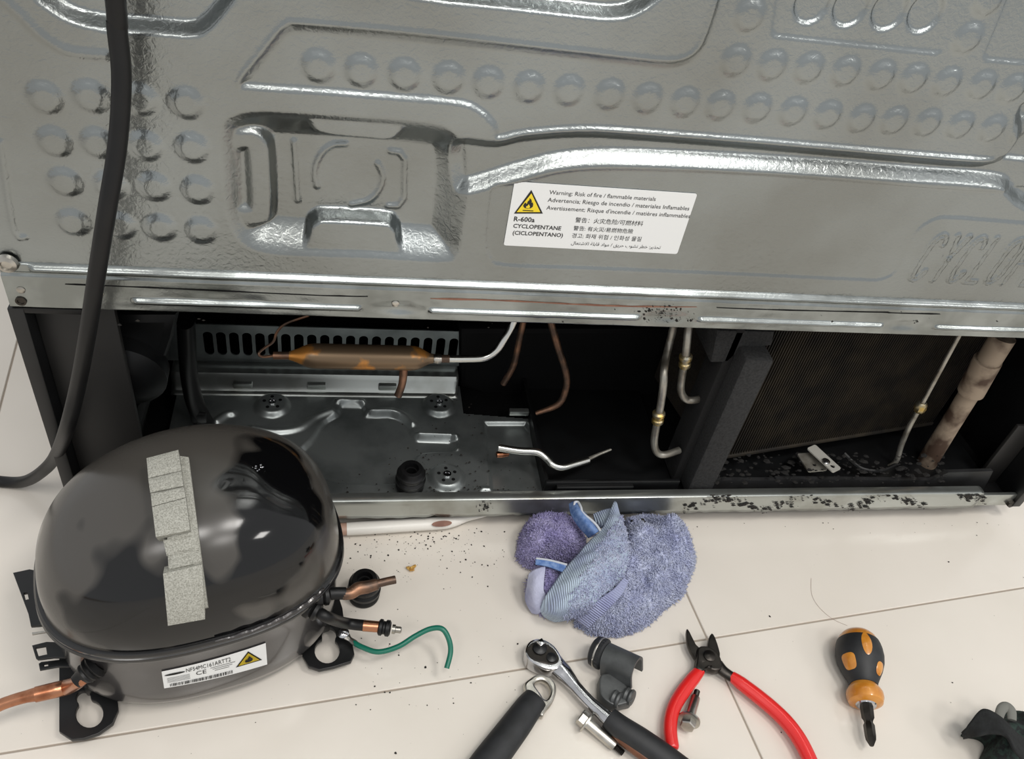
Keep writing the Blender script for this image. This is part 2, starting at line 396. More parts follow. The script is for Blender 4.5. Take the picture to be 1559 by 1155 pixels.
    # dimples
    D = [(69, 149), (138, 147), (213, 152), (284, 157), (83, 216), (149, 218), (222, 222), (293, 225), (99, 277), (168, 282), (235, 284), (301, 289), (111, 338), (183, 343), (244, 346), (306, 350),
         (485, 104), (550, 111), (616, 117), (683, 122), (744, 129), (806, 136), (867, 141), (929, 147), (987, 153), (1044, 159),
         (1143, 26), (1476, 61), (1508, 2), (1121, 96), (1177, 103), (1233, 107), (1289, 112), (1343, 118), (1393, 123), (1444, 128), (1497, 133), (1544, 138),
         (1098, 164), (1154, 168), (1209, 173), (1262, 178), (1313, 184), (1363, 187), (1414, 190), (1464, 194), (1513, 199), (1594, 143), (1562, 204), (1165, -45)]
    for a, b in D:
        c = V(a, b); m = (abs(X-c[0]) < .02) & (abs(Z-c[2]) < .02)
        dd = np.hypot(X[m]-c[0], Z[m]-c[2]); h[m] += .0022*sst((.0112-dd)/.0064)
    # embossed word: stroke letters in a unit box, raised on the sheet
    arc = lambda cx, cy, rx, ry, a0, a1, n=12: [(cx+rx*math.cos(math.radians(a0+(a1-a0)*i/n)), cy+ry*math.sin(math.radians(a0+(a1-a0)*i/n))) for i in range(n+1)]
    G = {'C': [arc(.5, .7, .45, .3, 20, 180)+arc(.5, .3, .45, .3, 180, 340)], 'Y': [[(.05, 1), (.5, .5), (.95, 1)], [(.5, .5), (.5, 0)]], 'L': [[(.1, 1), (.1, 0), (.9, 0)]],
         'O': [arc(.5, .7, .45, .3, 0, 180)+arc(.5, .3, .45, .3, 180, 360)+[(.95, .7)]], 'P': [[(.1, 0), (.1, 1), (.5, 1)]+arc(.55, .75, .38, .25, 90, -90)+[(.1, .5)]],
         'E': [[(.9, 1), (.1, 1), (.1, 0), (.9, 0)], [(.1, .52), (.75, .52)]], 'N': [[(.1, 0), (.1, 1), (.9, 0), (.9, 1)]], 'T': [[(0, 1), (1, 1)], [(.5, 1), (.5, 0)]], 'A': [[(0, 0), (.5, 1), (1, 0)], [(.2, .38), (.8, .38)]]}
    lx, lz = V(1381, 424)[0], V(1381, 424)[2]; lh = V(1418, 357)[2]-lz; pitch = V(1438, 428)[0]-V(1381, 424)[0]; pitch *= .5
    for i, ch in enumerate('CYCLOPENTANE'):
        x0 = lx+i*pitch*1.0; wd = pitch*.66
        if x0+wd > FX1-.02: break
        for st in G[ch]:
            q = [(x0+a*wd+.10*lh*b, lz+b*lh) for a, b in st]; m = region(q, .006); d = dist_line(X[m], Z[m], q)
            h[m] += .0013*sst((.0030-d)/.0012)-.0012*sst((.0013-d)/.0010)
    Yv = -h
    v = np.stack([X, Yv, Z], -1).reshape(-1, 3); f = grid_faces(nx, nz)
    return v, f[:, ::1]
v, f = back_panel()
bp = mk('back_panel', (v, f), 'steel_sheet', fridge, sharp=0, label='embossed steel back sheet with rows of round dimples')
mk('upper_back_panel', box(FX0+.001, FX1-.001, .0, .004, .60, 1.76), 'steel_sheet', fridge)
mk('cabinet_body', box(FX0, FX1, .028, .70, .256, 1.78, .004), 'body_grey', fridge)
# -- bottom rail -----------------------------------------------------------
def rail():
    nx, nz = 760, 64
    xs = np.linspace(FX0+.0005, FX1-.0005, nx); zs = np.linspace(.2462, .2835, nz)
    X, Z = np.meshgrid(xs, zs, indexing='ij'); h = np.full_like(X, .0016)
    h += .0024*sst((Z-.2790)/.0012)*0
    h += .0026*sst(1-abs(Z-.2790)/.0030)*sst((X+.192)/.004)
    h -= .0012*sst(1-abs(Z-.2745)/.0022)
    for a, b in (((200, 455), (553, 466)), ((650, 470), (976, 479)), ((1058, 484), (1345, 493)), ((1418, 495), (1800, 507))):
        x0, x1 = V(*a)[0], V(*b)[0]; h += .0026*sst(1-abs(Z-.2562)/.0032)*sst((X-x0)/.004)*sst((x1-X)/.004)
    for a in (603, 1015, 1382):
        c = V(a, 480)[0]; h -= .0016*sst(1-np.hypot((X-c)/.022, (Z-.257)/.007))
    h += .0004*(vnoise(X*90, Z*200, 3)-.5)
    h -= .010*sst((.2478-Z)/.0016)           # lower edge turns in
    h -= .003*sst((Z-.2815)/.002)
    v = np.stack([X, -h, Z], -1).reshape(-1, 3); return v, grid_faces(nx, nz)
rl = mk('bottom_rail', rail(), 'rail_steel', fridge, sharp=0, label='ribbed steel rail along the bottom of the back')
mk('rail_flange', box(FX0+.001, FX1-.001, .006, .030, .2458, .2475), 'dark_panel', fridge)
def stripe(name, pts, wdt, m, y, par):
    q = [V(a, b) for a, b in pts]; q = smooth_path(q, 4); vv = []; ff = []
    n = len(q); jit = rng.random(n)
    for i, p in enumerate(q):
        k = wdt*(.35+.9*jit[i])*(1 if 0 < i < n-1 else .1)
        vv += [(p[0], y, p[2]-k/2), (p[0], y, p[2]+k/2), (p[0], y+.0012, p[2]+k/2), (p[0], y+.0012, p[2]-k/2)]
    for i in range(n-1):
        for j in range(4):
            j2 = (j+1) % 4; ff.append((i*4+j, i*4+j2, i*4+4+j2, i*4+4+j))
    return mk(name, (np.array(vv), ff), m, par, smooth=False)
stripe('seam_gap', [(100, 430), (200, 434), (330, 440), (480, 447), (560, 449)], .0006, 'inner_black', -.0021, rl)
s_ = stripe('seam_gap', [(655, 452), (760, 455), (860, 460), (960, 464), (1060, 465)], .0011, 'brown_mark', -.0021, rl); s_['label'] = 'rusty brown seam line'
stripe('seam_gap', [(1090, 466), (1200, 470), (1340, 473), (1356, 474), (1430, 476)], .0008, 'inner_black', -.0021, rl)
def cyl_on_panel(px, py, prof, y=-.0016):
    c = V(px, py, y); return lathe(prof, 20, c, c+np.array([0, -1, 0]))
sc_ = mk('corner_screw', cyl_on_panel(12, 399, [(.0062, 0), (.0066, .001), (.0058, .0032), (.0035, .0042), (.003, .0030), (.0001, .0030)]), 'satin_steel', rl)
for a, b in ((32, 441), (152, 447), (602, 462)):
    mk('rivet', cyl_on_panel(a, b, [(.0026, 0), (.0026, .0006), (.0014, .0012), (.0001, .0012)]), 'satin_steel', rl)
mk('rivet_hole', cyl_on_panel(32, 458, [(.0034, 0), (.0034, .0008), (.0022, .0009), (.0019, .0002), (.0001, .0002)]), 'dark_steel', rl)
mk('corner_gasket', box(FX0+.004, -.166, -.0015, .004, .2425, .2468, .0006), 'black_rubber', fridge)

# -- compartment shell --------------------------------------------------------
CZ = .034
mk('side_panel', box(FX0-.002, FX0+.008, -.002, .70, .004, .2465, .001), 'black_plastic', fridge, label='black outer side sheet reaching the floor')
mk('side_panel', box(FX1-.008, FX1+.002, -.002, .70, .022, .2465, .001), 'black_plastic', fridge)
mk('side_flange', box(FX0+.008, -.150, .012, .018, .012, .2455, .001), 'dark_panel', fridge, label='dark grey upright flange beside the compressor bay')
mk('compartment_back', box(FX0+.008, FX1-.008, .27, .276, .02, .256), 'inner_black', fridge)
mk('compartment_ceiling', box(FX0+.008, FX1-.008, .03, .27, .2475, .2545), 'inner_black', fridge)
mk('compartment_floor', box(FX0+.008, FX1-.008, .004, .27, .018, .024), 'inner_black', fridge)
# front lip, a folded steel strip
lipx1 = V(1500, 750)[0]
def lip():
    nx = 220; xs = np.linspace(-.150, lipx1, nx); prof = [(.0, .0195), (0, .024), (0, .030), (0, .036), (.0, .0405), (.0006, .0422), (.0022, .0430), (.006, .0432), (.010, .0425), (.012, .034)]
    v = []; 
    for x in xs:
        for y, z in prof:
            jig = .0005*math.sin(x*300)*(z < .021)+(.0022*max(0, 1-abs(x-.087)/.004)+.0022*max(0, 1-abs(x-.16)/.005)+.002*max(0, 1-abs(x-.345)/.004))*(z < .021)
            v.append((x, y+.0003*math.sin(x*90)*(z < .04), z+jig))
    return np.array(v), grid_faces(nx, len(prof))
lipo = mk('front_lip', lip(), 'lip_steel', fridge, label='bright folded steel lip at the front of the base pan')
lipo.modifiers.new('thickness', 'SOLIDIFY').thickness = .0012
mk('lip_end_bracket', box(lipx1-.002, FX1+.001, .002, .006, .020, .037, .0006), 'lip_steel', fridge)
mk('bracket_bolt', lathe([(.0046, 0), (.0046, .003), (.002, .0032), (.0001, .0032)], 6, V(1538, 765, .002), V(1538, 765, .002)+np.array([0, -1, 0])), 'dark_steel', fridge)
# pressed base pan
def pan():
    nx, ny = 330, 180
    xs = np.linspace(-.150, .196, nx); ys = np.linspace(.0115, .1585, ny)
    X, Y = np.meshgrid(xs, ys, indexing='ij'); h = np.zeros_like(X)
    def rec(pts, dep, wall, sm=True):
        q = fp(pts, CZ); q = smooth_path(q, 4, True) if sm else q
        d = sdf_poly(X, Y, q); h[...] -= dep*sst(-d/wall)
    rec([(470, 668), (490, 640), (512, 626), (516, 612), (532, 608), (552, 611), (566, 626), (596, 627), (622, 640), (634, 660), (660, 662), (694, 664), (696, 686), (648, 690), (634, 702), (632, 734), (520, 736), (480, 720), (440, 700)], .0048, .0045)
    for pts, hh, wd in (([(330, 642), (344, 632), (354, 630)], .004, .006), ([(385, 652), (420, 657), (455, 652), (480, 635), (505, 625)], .0035, .006),
                        ([(515, 611), (550, 612)], .004, .006), ([(560, 627), (605, 628), (628, 645)], .0038, .006), ([(638, 663), (692, 665)], .004, .006), ([(692, 668), (694, 682)], .003, .005)):
        q = [tuple(a) for a in smooth_path(fp(pts, CZ), 6)]; h += hh*sst(1-dist_line(X, Y, q)/wd)
    for a, b in ((415, 618), (668, 618), (680, 728), (392, 728)):
        c = P(a, b, CZ); d = np.hypot(X-c[0], Y-c[1]); h += .0055*sst((.0185-d)/.0068)
    c = fp([(740, 690), (735, 640), (802, 640), (850, 700), (846, 756), (745, 752)], CZ); d = sdf_poly(X, Y, c); h -= .004*sst(-d/.005)
    q = [tuple(a) for a in fp([(735, 745), (842, 752)], CZ)]; h += .003*sst(1-dist_line(X, Y, q)/.005)
    v = np.stack([X, Y, CZ+h], -1).reshape(-1, 3)
    f = grid_faces(nx, ny); keep = ~((X.reshape(-1)[f].mean(1) > .125) & (Y.reshape(-1)[f].mean(1) > .118-(X.reshape(-1)[f].mean(1)-.125)*.1+.0))
    return v, f[keep]
pano = mk('base_pan', pan(), 'zinc', fridge, sharp=0, label='pressed zinc base pan with round mounting bosses')
for a, b in ((415, 618), (668, 618), (680, 728)):
    c = P(a, b, CZ); z0 = CZ+.0054
    mk('mount_stud', lathe([(.0036, 0), (.0036, .0016), (.0022, .0018), (.0018, .0006), (.0001, .0006)], 16, (c[0], c[1], z0), (c[0], c[1], z0+1)), 'chrome', pano)
    for k in range(5):
        an = k*2*PI/5+.4; x, y = c[0]+.0078*math.cos(an), c[1]+.0078*math.sin(an)
        mk('boss_hole', lathe([(.0017, -.001), (.0017, .0003), (.0001, .0003)], 10, (x, y, z0), (x, y, z0+1)), 'inner_black', pano)
# bright rear step and slotted vent wall
xa, xb = V(262, 575, .155)[0], V(697, 580, .155)[0]
def step():
    prof = [(.140, .0345), (.146, .035), (.1495, .039), (.1515, .046), (.1545, .0505), (.1600, .0515), (.1700, .0520)]
    xs = np.linspace(xa, xb, 60); v = [(x, y, z) for x in xs for y, z in prof]; return np.array(v), grid_faces(len(xs), len(prof))
stp = mk('pan_step', step(), 'lip_steel', fridge); stp.modifiers.new('thickness', 'SOLIDIFY').thickness = .001
for a in (370, 482, 590):
    c = V(a, 588, .149); mk('step_tab', box(c[0]-.009, c[0]+.009, .1465, .1530, .037, .0440, .0012), 'lip_steel', stp)
vx0, vx1 = V(250, 520, .17)[0], V(704, 530, .17)[0]
holes = []
for k in range(20):
    px = 318+k*19.6; c = V(px, 525-.0*(k), .17)[0]; holes.append(rrect(c-.0044, c+.0044, .0605, .0890, .0043, 5))
vv = plate([(vx0, .052), (vx1, .052), (vx1, .098), (vx0, .098)], holes, .0016)
mk('vent_wall', xf(vv, Matrix.Translation((0, .171, 0))@PLANE), 'zinc', fridge, smooth=False, label='slotted zinc vent wall at the back of the compressor bay')

# -- black parts on the left of the bay
def extr_px(pts, y0, y1, bev=.004):
    q = [(a, b) for a, b in vp(pts, y0)]; v, f = plate(q, (), y1-y0, bev); v = np.stack([v[:, 0], y1-v[:, 2], v[:, 1]], 1); return v, f
mk('fan_shroud', extr_px([(128, 478), (272, 478), (262, 520), (248, 560), (240, 610), (226, 622), (214, 660), (200, 730), (160, 735), (150, 640), (138, 560)], .045, .12, .008), 'black_plastic', fridge, label='black plastic fan shroud')
c = V(185, 560, .045)
mk('fan_motor', lathe([(.030, 0), (.034, .006), (.034, .02), (.022, .028), (.012, .032), (.0001, .033)], 32, c+np.array([0, .012, 0]), c+np.array([0, -1, -.15])), 'black_plastic', fridge)
mk('drain_hose', tube([V(283, 488, .085), V(285, 530, .085), V(288, 570, .09), V(296, 610, .095), V(312, 645, .095), V(330, 672, .09)], .0118, 16, flat=.6), 'black_rubber', fridge)
mk('hose_clip', box(*(lambda q: (q[0]-.007, q[0]+.007, .084, .088, q[2]-.006, q[2]+.006))(V(303, 633, .088)), .002), 'black_plastic', fridge)

# -- filter drier -------------------------------------------------------------
a_, b_ = V(440, 541, .05), V(672, 546, .05); L_ = np.linalg.norm(b_-a_)
dr = mk('filter_drier', lathe([(.0036, 0), (.0044, .003), (.0058, .0065), (.0080, .0110), (.0094, .0145), (.0101, .0185), (.0104, .0220), (.0104, L_-.026), (.0100, L_-.0215), (.0088, L_-.0175), (.0062, L_-.013), (.0046, L_-.010), (.0040, L_-.007), (.0034, L_)], 36, a_, b_), 'drier_brown', fridge, label='brown heat-stained copper filter drier cylinder')
mk('end_collar', tube([V(416, 541, .05), V(442, 541, .05)], .0032, 14), 'copper_burnt', dr)
mk('end_collar', tube([V(655, 546, .05), V(684, 546, .05)], .0034, 14), 'copper_burnt', dr)
mk('solder_joint', tube([V(660, 546, .049), V(666, 546, .049), V(672, 546, .049)], [.0036, .0046, .0036], 12), 'satin_steel', dr)
mk('capillary_tube', tube([V(420, 541, .05), V(400, 543, .05), V(394, 538, .051), V(402, 530, .055), V(416, 520, .06), V(422, 505, .062), V(436, 492, .062), V(470, 480, .06)], .0011, 8), 'copper_burnt', dr)
st = mk('stub_tube', tube([V(614, 556, .047), V(614, 570, .045), V(612, 585, .042), V(606, 602, .040)], [.0040, .0034, .0032, .0034], 14, hollow=True), 'copper_burnt', dr, label='short copper stub with an open crimped end')
mk('suction_tube', tube([V(676, 546, .05), V(710, 546, .05), V(738, 544, .05), V(756, 533, .052), V(768, 515, .056), V(780, 494, .062), V(790, 470, .065)], .0032, 14), 'alu_tube', dr)

# -- pipes in the dark middle --------------------------------------------------
mk('copper_pipe', tube([V(797, 488, .10), V(790, 520, .10), V(782, 555, .10), V(766, 584, .10)], .0030, 12), 'copper_burnt', fridge)
mk('copper_pipe', tube([V(838, 488, .085), V(850, 530, .085), V(861, 565, .085), V(862, 590, .083), V(850, 615, .080), V(816, 629, .080)], [.0032, .0032, .0032, .0032, .0032, .002], 12), 'copper_burnt', fridge)
mk('loose_tube', tube([P(759, 681, .062), P(790, 686, .062), P(818, 688, .062), P(832, 697, .060), P(842, 707, .058), P(855, 711, .057), P(875, 706, .056), P(895, 700, .055)], .0036, 14, hollow=False), 'alu_tube', fridge, label='bright aluminium tube end bent through the drain tray')
mk('loose_tube', tube([P(893, 700, .055), P(910, 692, .055), P(930, 684, .056)], [.0022, .0016, .0012], 10), 'dirty_tube', fridge)
mk('copper_fitting', tube([P(756, 692, .05), P(764, 691, .05), P(774, 690, .05)], [.0028, .0036, .0026], 12), 'copper', fridge)
mk('pan_clip', box(*(lambda q: (q[0]-.010, q[0]+.010, q[1]-.003, q[1]+.003, .040, .046))(P(790, 627, .043)), .001), 'lip_steel', fridge)
# drain tray: black plastic walls and floor
tx0, tx1 = .190, .322
mk('drain_tray', join(box(tx0, tx1, .020, .24, .026, .030), box(tx0, tx0+.003, .020, .24, .030, .046), box(tx0, tx1, .016, .020, .026, .047, .0008), box(tx0, tx1, .236, .24, .03, .06), box(.2, .275, .012, .017, .036, .0445, .001)), 'black_plastic', fridge)
mk('duct_wall', extr_px([(700, 500), (1030, 500), (1010, 600), (930, 640), (760, 612), (700, 590)], .16, .24, .006), 'inner_black', fridge)
# silver pipes with brass unions
def union_pipe(pts, y, ux_, uy_, top):
    mk('condenser_pipe', tube([V(a, b, y+dy) for a, b, dy in pts], .0034, 14), 'dirty_tube', fridge)
    c = V(ux_, uy_, y); e = V(ux_-2, uy_+12, y); d = e-c; d /= np.linalg.norm(d)
    mk('brass_union', lathe([(.0040, -.008), (.0058, -.0065), (.0058, -.0035), (.0044, -.0028), (.0044, .0005), (.0054, .0015), (.0054, .0052), (.0040, .007)], 16, c, c+d), 'brass', fridge)
union_pipe([(1050, 486, .01), (1047, 510, .004), (1044, 540, 0), (1038, 575, 0), (1037, 595, 0), (1044, 607, 0), (1056, 609, 0), (1074, 604, .006)], .04, 1043, 550, 0)
union_pipe([(1026, 495, .03), (1020, 520, .028), (1014, 545, .018), (1011, 565, .006), (1010, 585, 0), (1006, 615, 0), (1000, 645, 0), (996, 672, 0), (1000, 688, 0), (1012, 692, 0), (1034, 685, .006)], .03, 1002, 636, 0)
# -- condenser block -------------------------------------------------------------
ca = math.radians(10.5); A0 = np.array([.352, .034]); cu_ = np.array([math.cos(ca), math.sin(ca)]); cn = np.array([-math.sin(ca), math.cos(ca)])
def cpt(u, d, z): q = A0+cu_*u+cn*d; return (q[0], q[1], z)
def cbox(u0, u1, d0, d1, z0, z1, bev=0): v, f = box(u0, u1, d0, d1, z0, z1, bev); return np.array([cpt(a, b, c) for a, b, c in v]), f
cond = mk('condenser', cbox(0, .285, .004, .12, .058, .246), 'fin_dirt', fridge, label='dirty dust-clogged condenser block behind the open bottom')
fv = []
for k in range(95): fv.append(cbox(.003+k*.00297, .003+k*.00297+.0007, .0005, .006, .059, .245))
mk('fin_array', join(*fv), 'fin_metal', cond, smooth=False, kind='stuff')
mk('condenser_bottom_edge', cbox(-.002, .285, -.0005, .006, .0545, .0585, .0008), 'fin_metal', cond)
mk('foam_post', box(.331, .357, .0125, .040, .030, .2045, .0025), 'foam_dark', fridge, label='dark grey foam post on the corner of the condenser')
mk('foam_post', box(.322, .3315, .030, .060, .030, .225, .002), 'foam_black', fridge)
mk('foam_block', extr_px([(1092, 503), (1180, 505), (1175, 526), (1128, 534), (1108, 552), (1082, 552)], .030, .075, .002), 'foam_dark', fridge, label='dark foam block on top of the condenser')
# bracket, tray front, drain pipe, thin pipe
tray_y = .018
def tray_front():
    q = vp([(1078, 731), (1180, 731), (1182, 729), (1418, 731), (1444, 719), (1512, 717), (1496, 748), (1078, 752)], tray_y); v, f = plate(q, (), .004); return np.stack([v[:, 0], tray_y+.004-v[:, 2], v[:, 1]], 1), f
mk('tray_front', tray_front(), 'tray_plastic', fridge, smooth=False, label='black plastic drip tray edge under the condenser')
mk('drip_tray', box(.345, .675, .022, .20, .026, .034), 'black_plastic', fridge)
c = P(1252, 697, .062)
brv = plate(rrect(-.0062, .0062, -.019, .016, .002), [circle(0, -.013, .0024)], .0014); ang = math.radians(24)
mk('bracket', xf(brv, Matrix.Translation((c[0], c[1], .062))@Matrix.Rotation(ang, 4, 'Z')), 'bracket_steel', fridge, smooth=False, label='small bright steel bracket with a screw')
mk('bracket_screw', lathe([(.004, 0), (.004, .0016), (.0022, .0026), (.0001, .0028)], 14, P(1257, 703, .0634), P(1257, 703, .0634)+np.array([0, 0, 1])), 'chrome', fridge)
c2 = P(1236, 704, .055); mk('bracket', xf(plate(rrect(-.011, .011, -.012, .012, .002), [circle(0, -.004, .002)], .0014), Matrix.Translation((c2[0], c2[1], .055))@Matrix.Rotation(.1, 4, 'Z')), 'dirty_tube', fridge, smooth=False)
pb, pt = V(1397, 726, .05), V(1500, 560, .05); pt2 = V(1528, 512, .052)
pipe = mk('drain_pipe', tube([pb, (pb+pt)/2, pt], [.0105, .0095, .0095], 24, smooth=True), 'rust_pipe', fridge, label='stained white drain pipe with brown rust patches')
mk('pipe_sleeve', tube([V(1478, 596, .05), V(1504, 548, .05)], [.0125, .0128], 24), 'rust_pipe', pipe)
mk('pipe_sleeve', tube([V(1503, 552, .05), pt2], [.0112, .0112], 24), 'rust_pipe', pipe)
mk('liquid_line', tube([V(1466, 500, .05), V(1440, 548, .05), V(1412, 600, .05), V(1398, 625, .05), V(1384, 650, .05), V(1372, 678, .05), V(1364, 702, .046), V(1345, 714, .046)], [.0021, .0021, .0021, .0024, .0028, .0028, .0028, .002], 12), 'dirty_tube', fridge)
c = V(1401, 620, .05); e = V(1394, 634, .05)
mk('brass_union', lathe([(.0034, -.007), (.0054, -.005), (.0060, 0), (.0054, .004), (.0034, .006)], 8, c, c+(e-c)/np.linalg.norm(e-c)), 'brass', fridge)
mk('wiring', tube([P(1285, 690, .05), P(1310, 712, .045), P(1340, 716, .045), P(1362, 708, .045)], .0022, 8), 'black_rubber', fridge)
mk('right_inner_wall', box(.668, .694, .030, .034, .024, .110, .0008), 'dark_panel', fridge)

# -- warning label ------------------------------------------------------------------
ly = -.0
sdep = .0011-.0003
TL, BR = V(786, 281), V(1040, 382)
x0, x1, z0, z1 = V(784, 290)[0]-.0012, V(1061, 298)[0], V(905, 380.5)[2], V(905, 285)[2]
lv = plate(rrect(x0, x1, z0, z1, .0014, 3), (), .0006)
LY = .0008                                   # label face sits on the recessed field
wl = mk('warning_label', xf(lv, Matrix.Translation((0, LY, 0))@PLANE), 'label_white', fridge, smooth=False, label='white flammable-gas warning sticker with yellow triangle')
def flat(o): return np.array([(a, b, 0) for a, b in o]), [tuple(range(len(o)))]
def onlabel(vf, y=LY-.00075): v, f = vf; v = np.asarray(v, float); return np.stack([v[:, 0], np.full(len(v), y), v[:, 1]], 1), f
_F = {'\u0621':1}
ARF = {'ا':('FE8D','FE8E','FE8D','FE8E'),'ت':('FE95','FE96','FE97','FE98'),'ح':('FEA1','FEA2','FEA3','FEA4'),'ذ':('FEAB','FEAC','FEAB','FEAC'),'ي':('FEF1','FEF2','FEF3','FEF4'),'ر':('FEAD','FEAE','FEAD','FEAE'),'خ':('FEA5','FEA6','FEA7','FEA8'),'ط':('FEC1','FEC2','FEC3','FEC4'),'ن':('FEE5','FEE6','FEE7','FEE8'),'ش':('FEB5','FEB6','FEB7','FEB8'),'و':('FEED','FEEE','FEED','FEEE'),'ب':('FE8F','FE90','FE91','FE92'),'ق':('FED5','FED6','FED7','FED8'),'م':('FEE1','FEE2','FEE3','FEE4'),'د':('FEA9','FEAA','FEA9','FEAA'),'ل':('FEDD','FEDE','FEDF','FEE0'),'ة':('FE93','FE94','FE93','FE94'),'ع':('FEC9','FECA','FECB','FECC'),'\u0001':('FEFB','FEFC','FEFB','FEFC')}
def arabic(s):
    s = s.replace('لا', '\u0001'); nc = 'اذروةد\u0001'; out = []
    for i, ch in enumerate(s):
        if ch not in ARF: out.append(ch); continue
        prev = i > 0 and s[i-1] in ARF and s[i-1] not in nc
        nxt = i+1 < len(s) and s[i+1] in ARF and ch not in nc
        out.append(chr(int(ARF[ch][(1 if prev else 0)+(2 if nxt else 0)], 16)))
    return ''.join(out[::-1])
def line(s, a, b, bold=0.0, m='print_black'):
    p, q = V(*a), V(*b); v, f = text2d(s, width=q[0]-p[0], bold=bold); v = v+np.array([p[0], (p[2]+q[2])/2, 0])
    mk('printed_text', onlabel((v, f)), m, wl, smooth=False)
line('Warning; Risk of fire / flammable materials', (835.5, 298), (998.5, 303.5))
line('Advertencia; Riesgo de incendio / materiales Inflamables', (833, 310), (1049.7, 317.5))
line("Avertissement; Risque d'incendie / matières inflammables", (831, 322), (1051, 329))
line('R-600a', (782, 336.7), (813.7, 338), .018)
line('CYCLOPENTANE', (780.8, 347.5), (854, 349.5), .018)
line('(CICLOPENTANO)', (780, 357.8), (856.8, 360), .018)
line('警告：火灾危险/可燃材料', (875, 339.4), (978.8, 342))
line('警告: 有火災/易燃物危險', (872.4, 351), (963.5, 354))
line('경고: 화재 위험 / 인화성 물질', (870, 362.5), (976, 366))
line(arabic('تحذير: خطر نشوب حريق / مواد قابلة للاشتعال'), (869, 374), (1005.8, 377))
def tri(px):
    return [tuple(a) for a in px]
t_out = vp([(809, 289), (826.5, 325), (782.5, 325)]); t_in = vp([(809, 294), (822.5, 322.5), (786.5, 322.5)])
mk('warning_triangle', onlabel(flat(t_out), LY-.0008), 'print_black', wl, smooth=False)
mk('warning_triangle', onlabel(flat(t_in), LY-.0010), 'warn_yellow', wl, smooth=False)
FLAME = [(0, 0), (-.28, .06), (-.42, .24), (-.36, .44), (-.22, .58), (-.2, .46), (-.12, .44), (-.10, .66), (.04, .84), (.0, 1.0), (.16, .9), (.26, .7), (.24, .58), (.34, .62), (.42, .42), (.42, .22), (.28, .06)]
def flame(cx, cz, s): return [(cx+a*s, cz+b*s) for a, b in FLAME]
fc = V(803, 317); fs = V(805, 301)[2]-fc[2]
mk('flame_symbol', onlabel(flat(flame(fc[0], fc[2], fs)), LY-.0012), 'print_black', wl, smooth=False)
mk('flame_symbol', onlabel(flat(flame(fc[0], fc[2]+.0004, fs*.4)), LY-.0014), 'warn_yellow', wl, smooth=False)
bl, br_ = V(795.5, 320), V(812, 320.5)
mk('flame_symbol', onlabel(flat(rrect(bl[0], br_[0], bl[2]-.0001, bl[2]+.0005, .0002, 2)), LY-.0012), 'print_black', wl, smooth=False)
# -- soot on lip, rail and pan ------------------------------------------------------
ICO = [(0, 0, 1), (.9, 0, .2), (.3, .85, .2), (-.7, .5, .2), (-.7, -.5, .2), (.3, -.85, .2), (0, 0, -.6)]
ICF = [(0, 1, 2), (0, 2, 3), (0, 3, 4), (0, 4, 5), (0, 5, 1), (6, 2, 1), (6, 3, 2), (6, 4, 3), (6, 5, 4), (6, 1, 5)]
def debris(pts, smin, smax, squash=None):
    vs_, fs_ = [], []
    for k, p in enumerate(pts):
        s = smin+(smax-smin)*random.random()**2.5; b = len(vs_); an = random.random()*6.28
        for q in ICO:
            g = np.array(q)*(.6+.7*rng.random(3)); g = np.array([g[0]*math.cos(an)-g[1]*math.sin(an), g[0]*math.sin(an)+g[1]*math.cos(an), g[2]])*s
            if squash is not None: g = g*squash
            vs_.append(np.asarray(p)+g)
        fs_ += [tuple(i+b for i in q) for q in ICF]
    return np.array(vs_), fs_
pts = []
for k in range(420):
    px = random.choice([random.uniform(1040, 1150), random.uniform(1150, 1330), random.uniform(1290, 1410), random.uniform(1460, 1500)]); py = 765+8*math.sin(px*.05)+random.gauss(0, 4)+(px-1250)*-.012
    pts.append(V(px, min(max(py, 754), 782), -.0008))
mk('soot_clumps', debris(pts, .0006, .0034, np.array([1.3, .35, .7])), 'soot', lipo, smooth=False, kind='stuff')
pts = [V(random.gauss(1005, 18), random.gauss(474, 5), -.002) for k in range(60)]+[V(random.uniform(985, 1060), random.gauss(487, 3), -.002) for k in range(30)]+[V(random.uniform(100, 1550), random.uniform(470, 500), -.002) for k in range(30)]
mk('soot_clumps', debris(pts, .0003, .0016, np.array([1.2, .4, .8])), 'soot', rl, smooth=False, kind='stuff')
pts = []
for k in range(330):
    q = P(random.choice([random.gauss(640, 25), random.uniform(500, 850), random.gauss(720, 40)]), random.choice([random.gauss(748, 6), random.uniform(690, 758), random.uniform(600, 755)]), CZ+.002)
    if -.14 < q[0] < .19 and .013 < q[1] < .15: pts.append(q)
mk('soot_specks', debris(pts, .0003, .0015), 'soot', pano, smooth=False, kind='stuff')
pts = [P(random.uniform(1090, 1440), random.uniform(690, 735), .04+random.random()*.02) for k in range(260)]
mk('dust_fluff', debris(pts, .001, .0040, np.array([1.4, 1, .5])), 'fluff', fridge, smooth=False, kind='stuff')
pts = [V(random.gauss(738, 5), random.gauss(771, 4), -.001) for k in range(26)]
mk('soot_clumps', debris(pts, .0004, .002, np.array([1, .5, 1])), 'soot', lipo, smooth=False, kind='stuff')
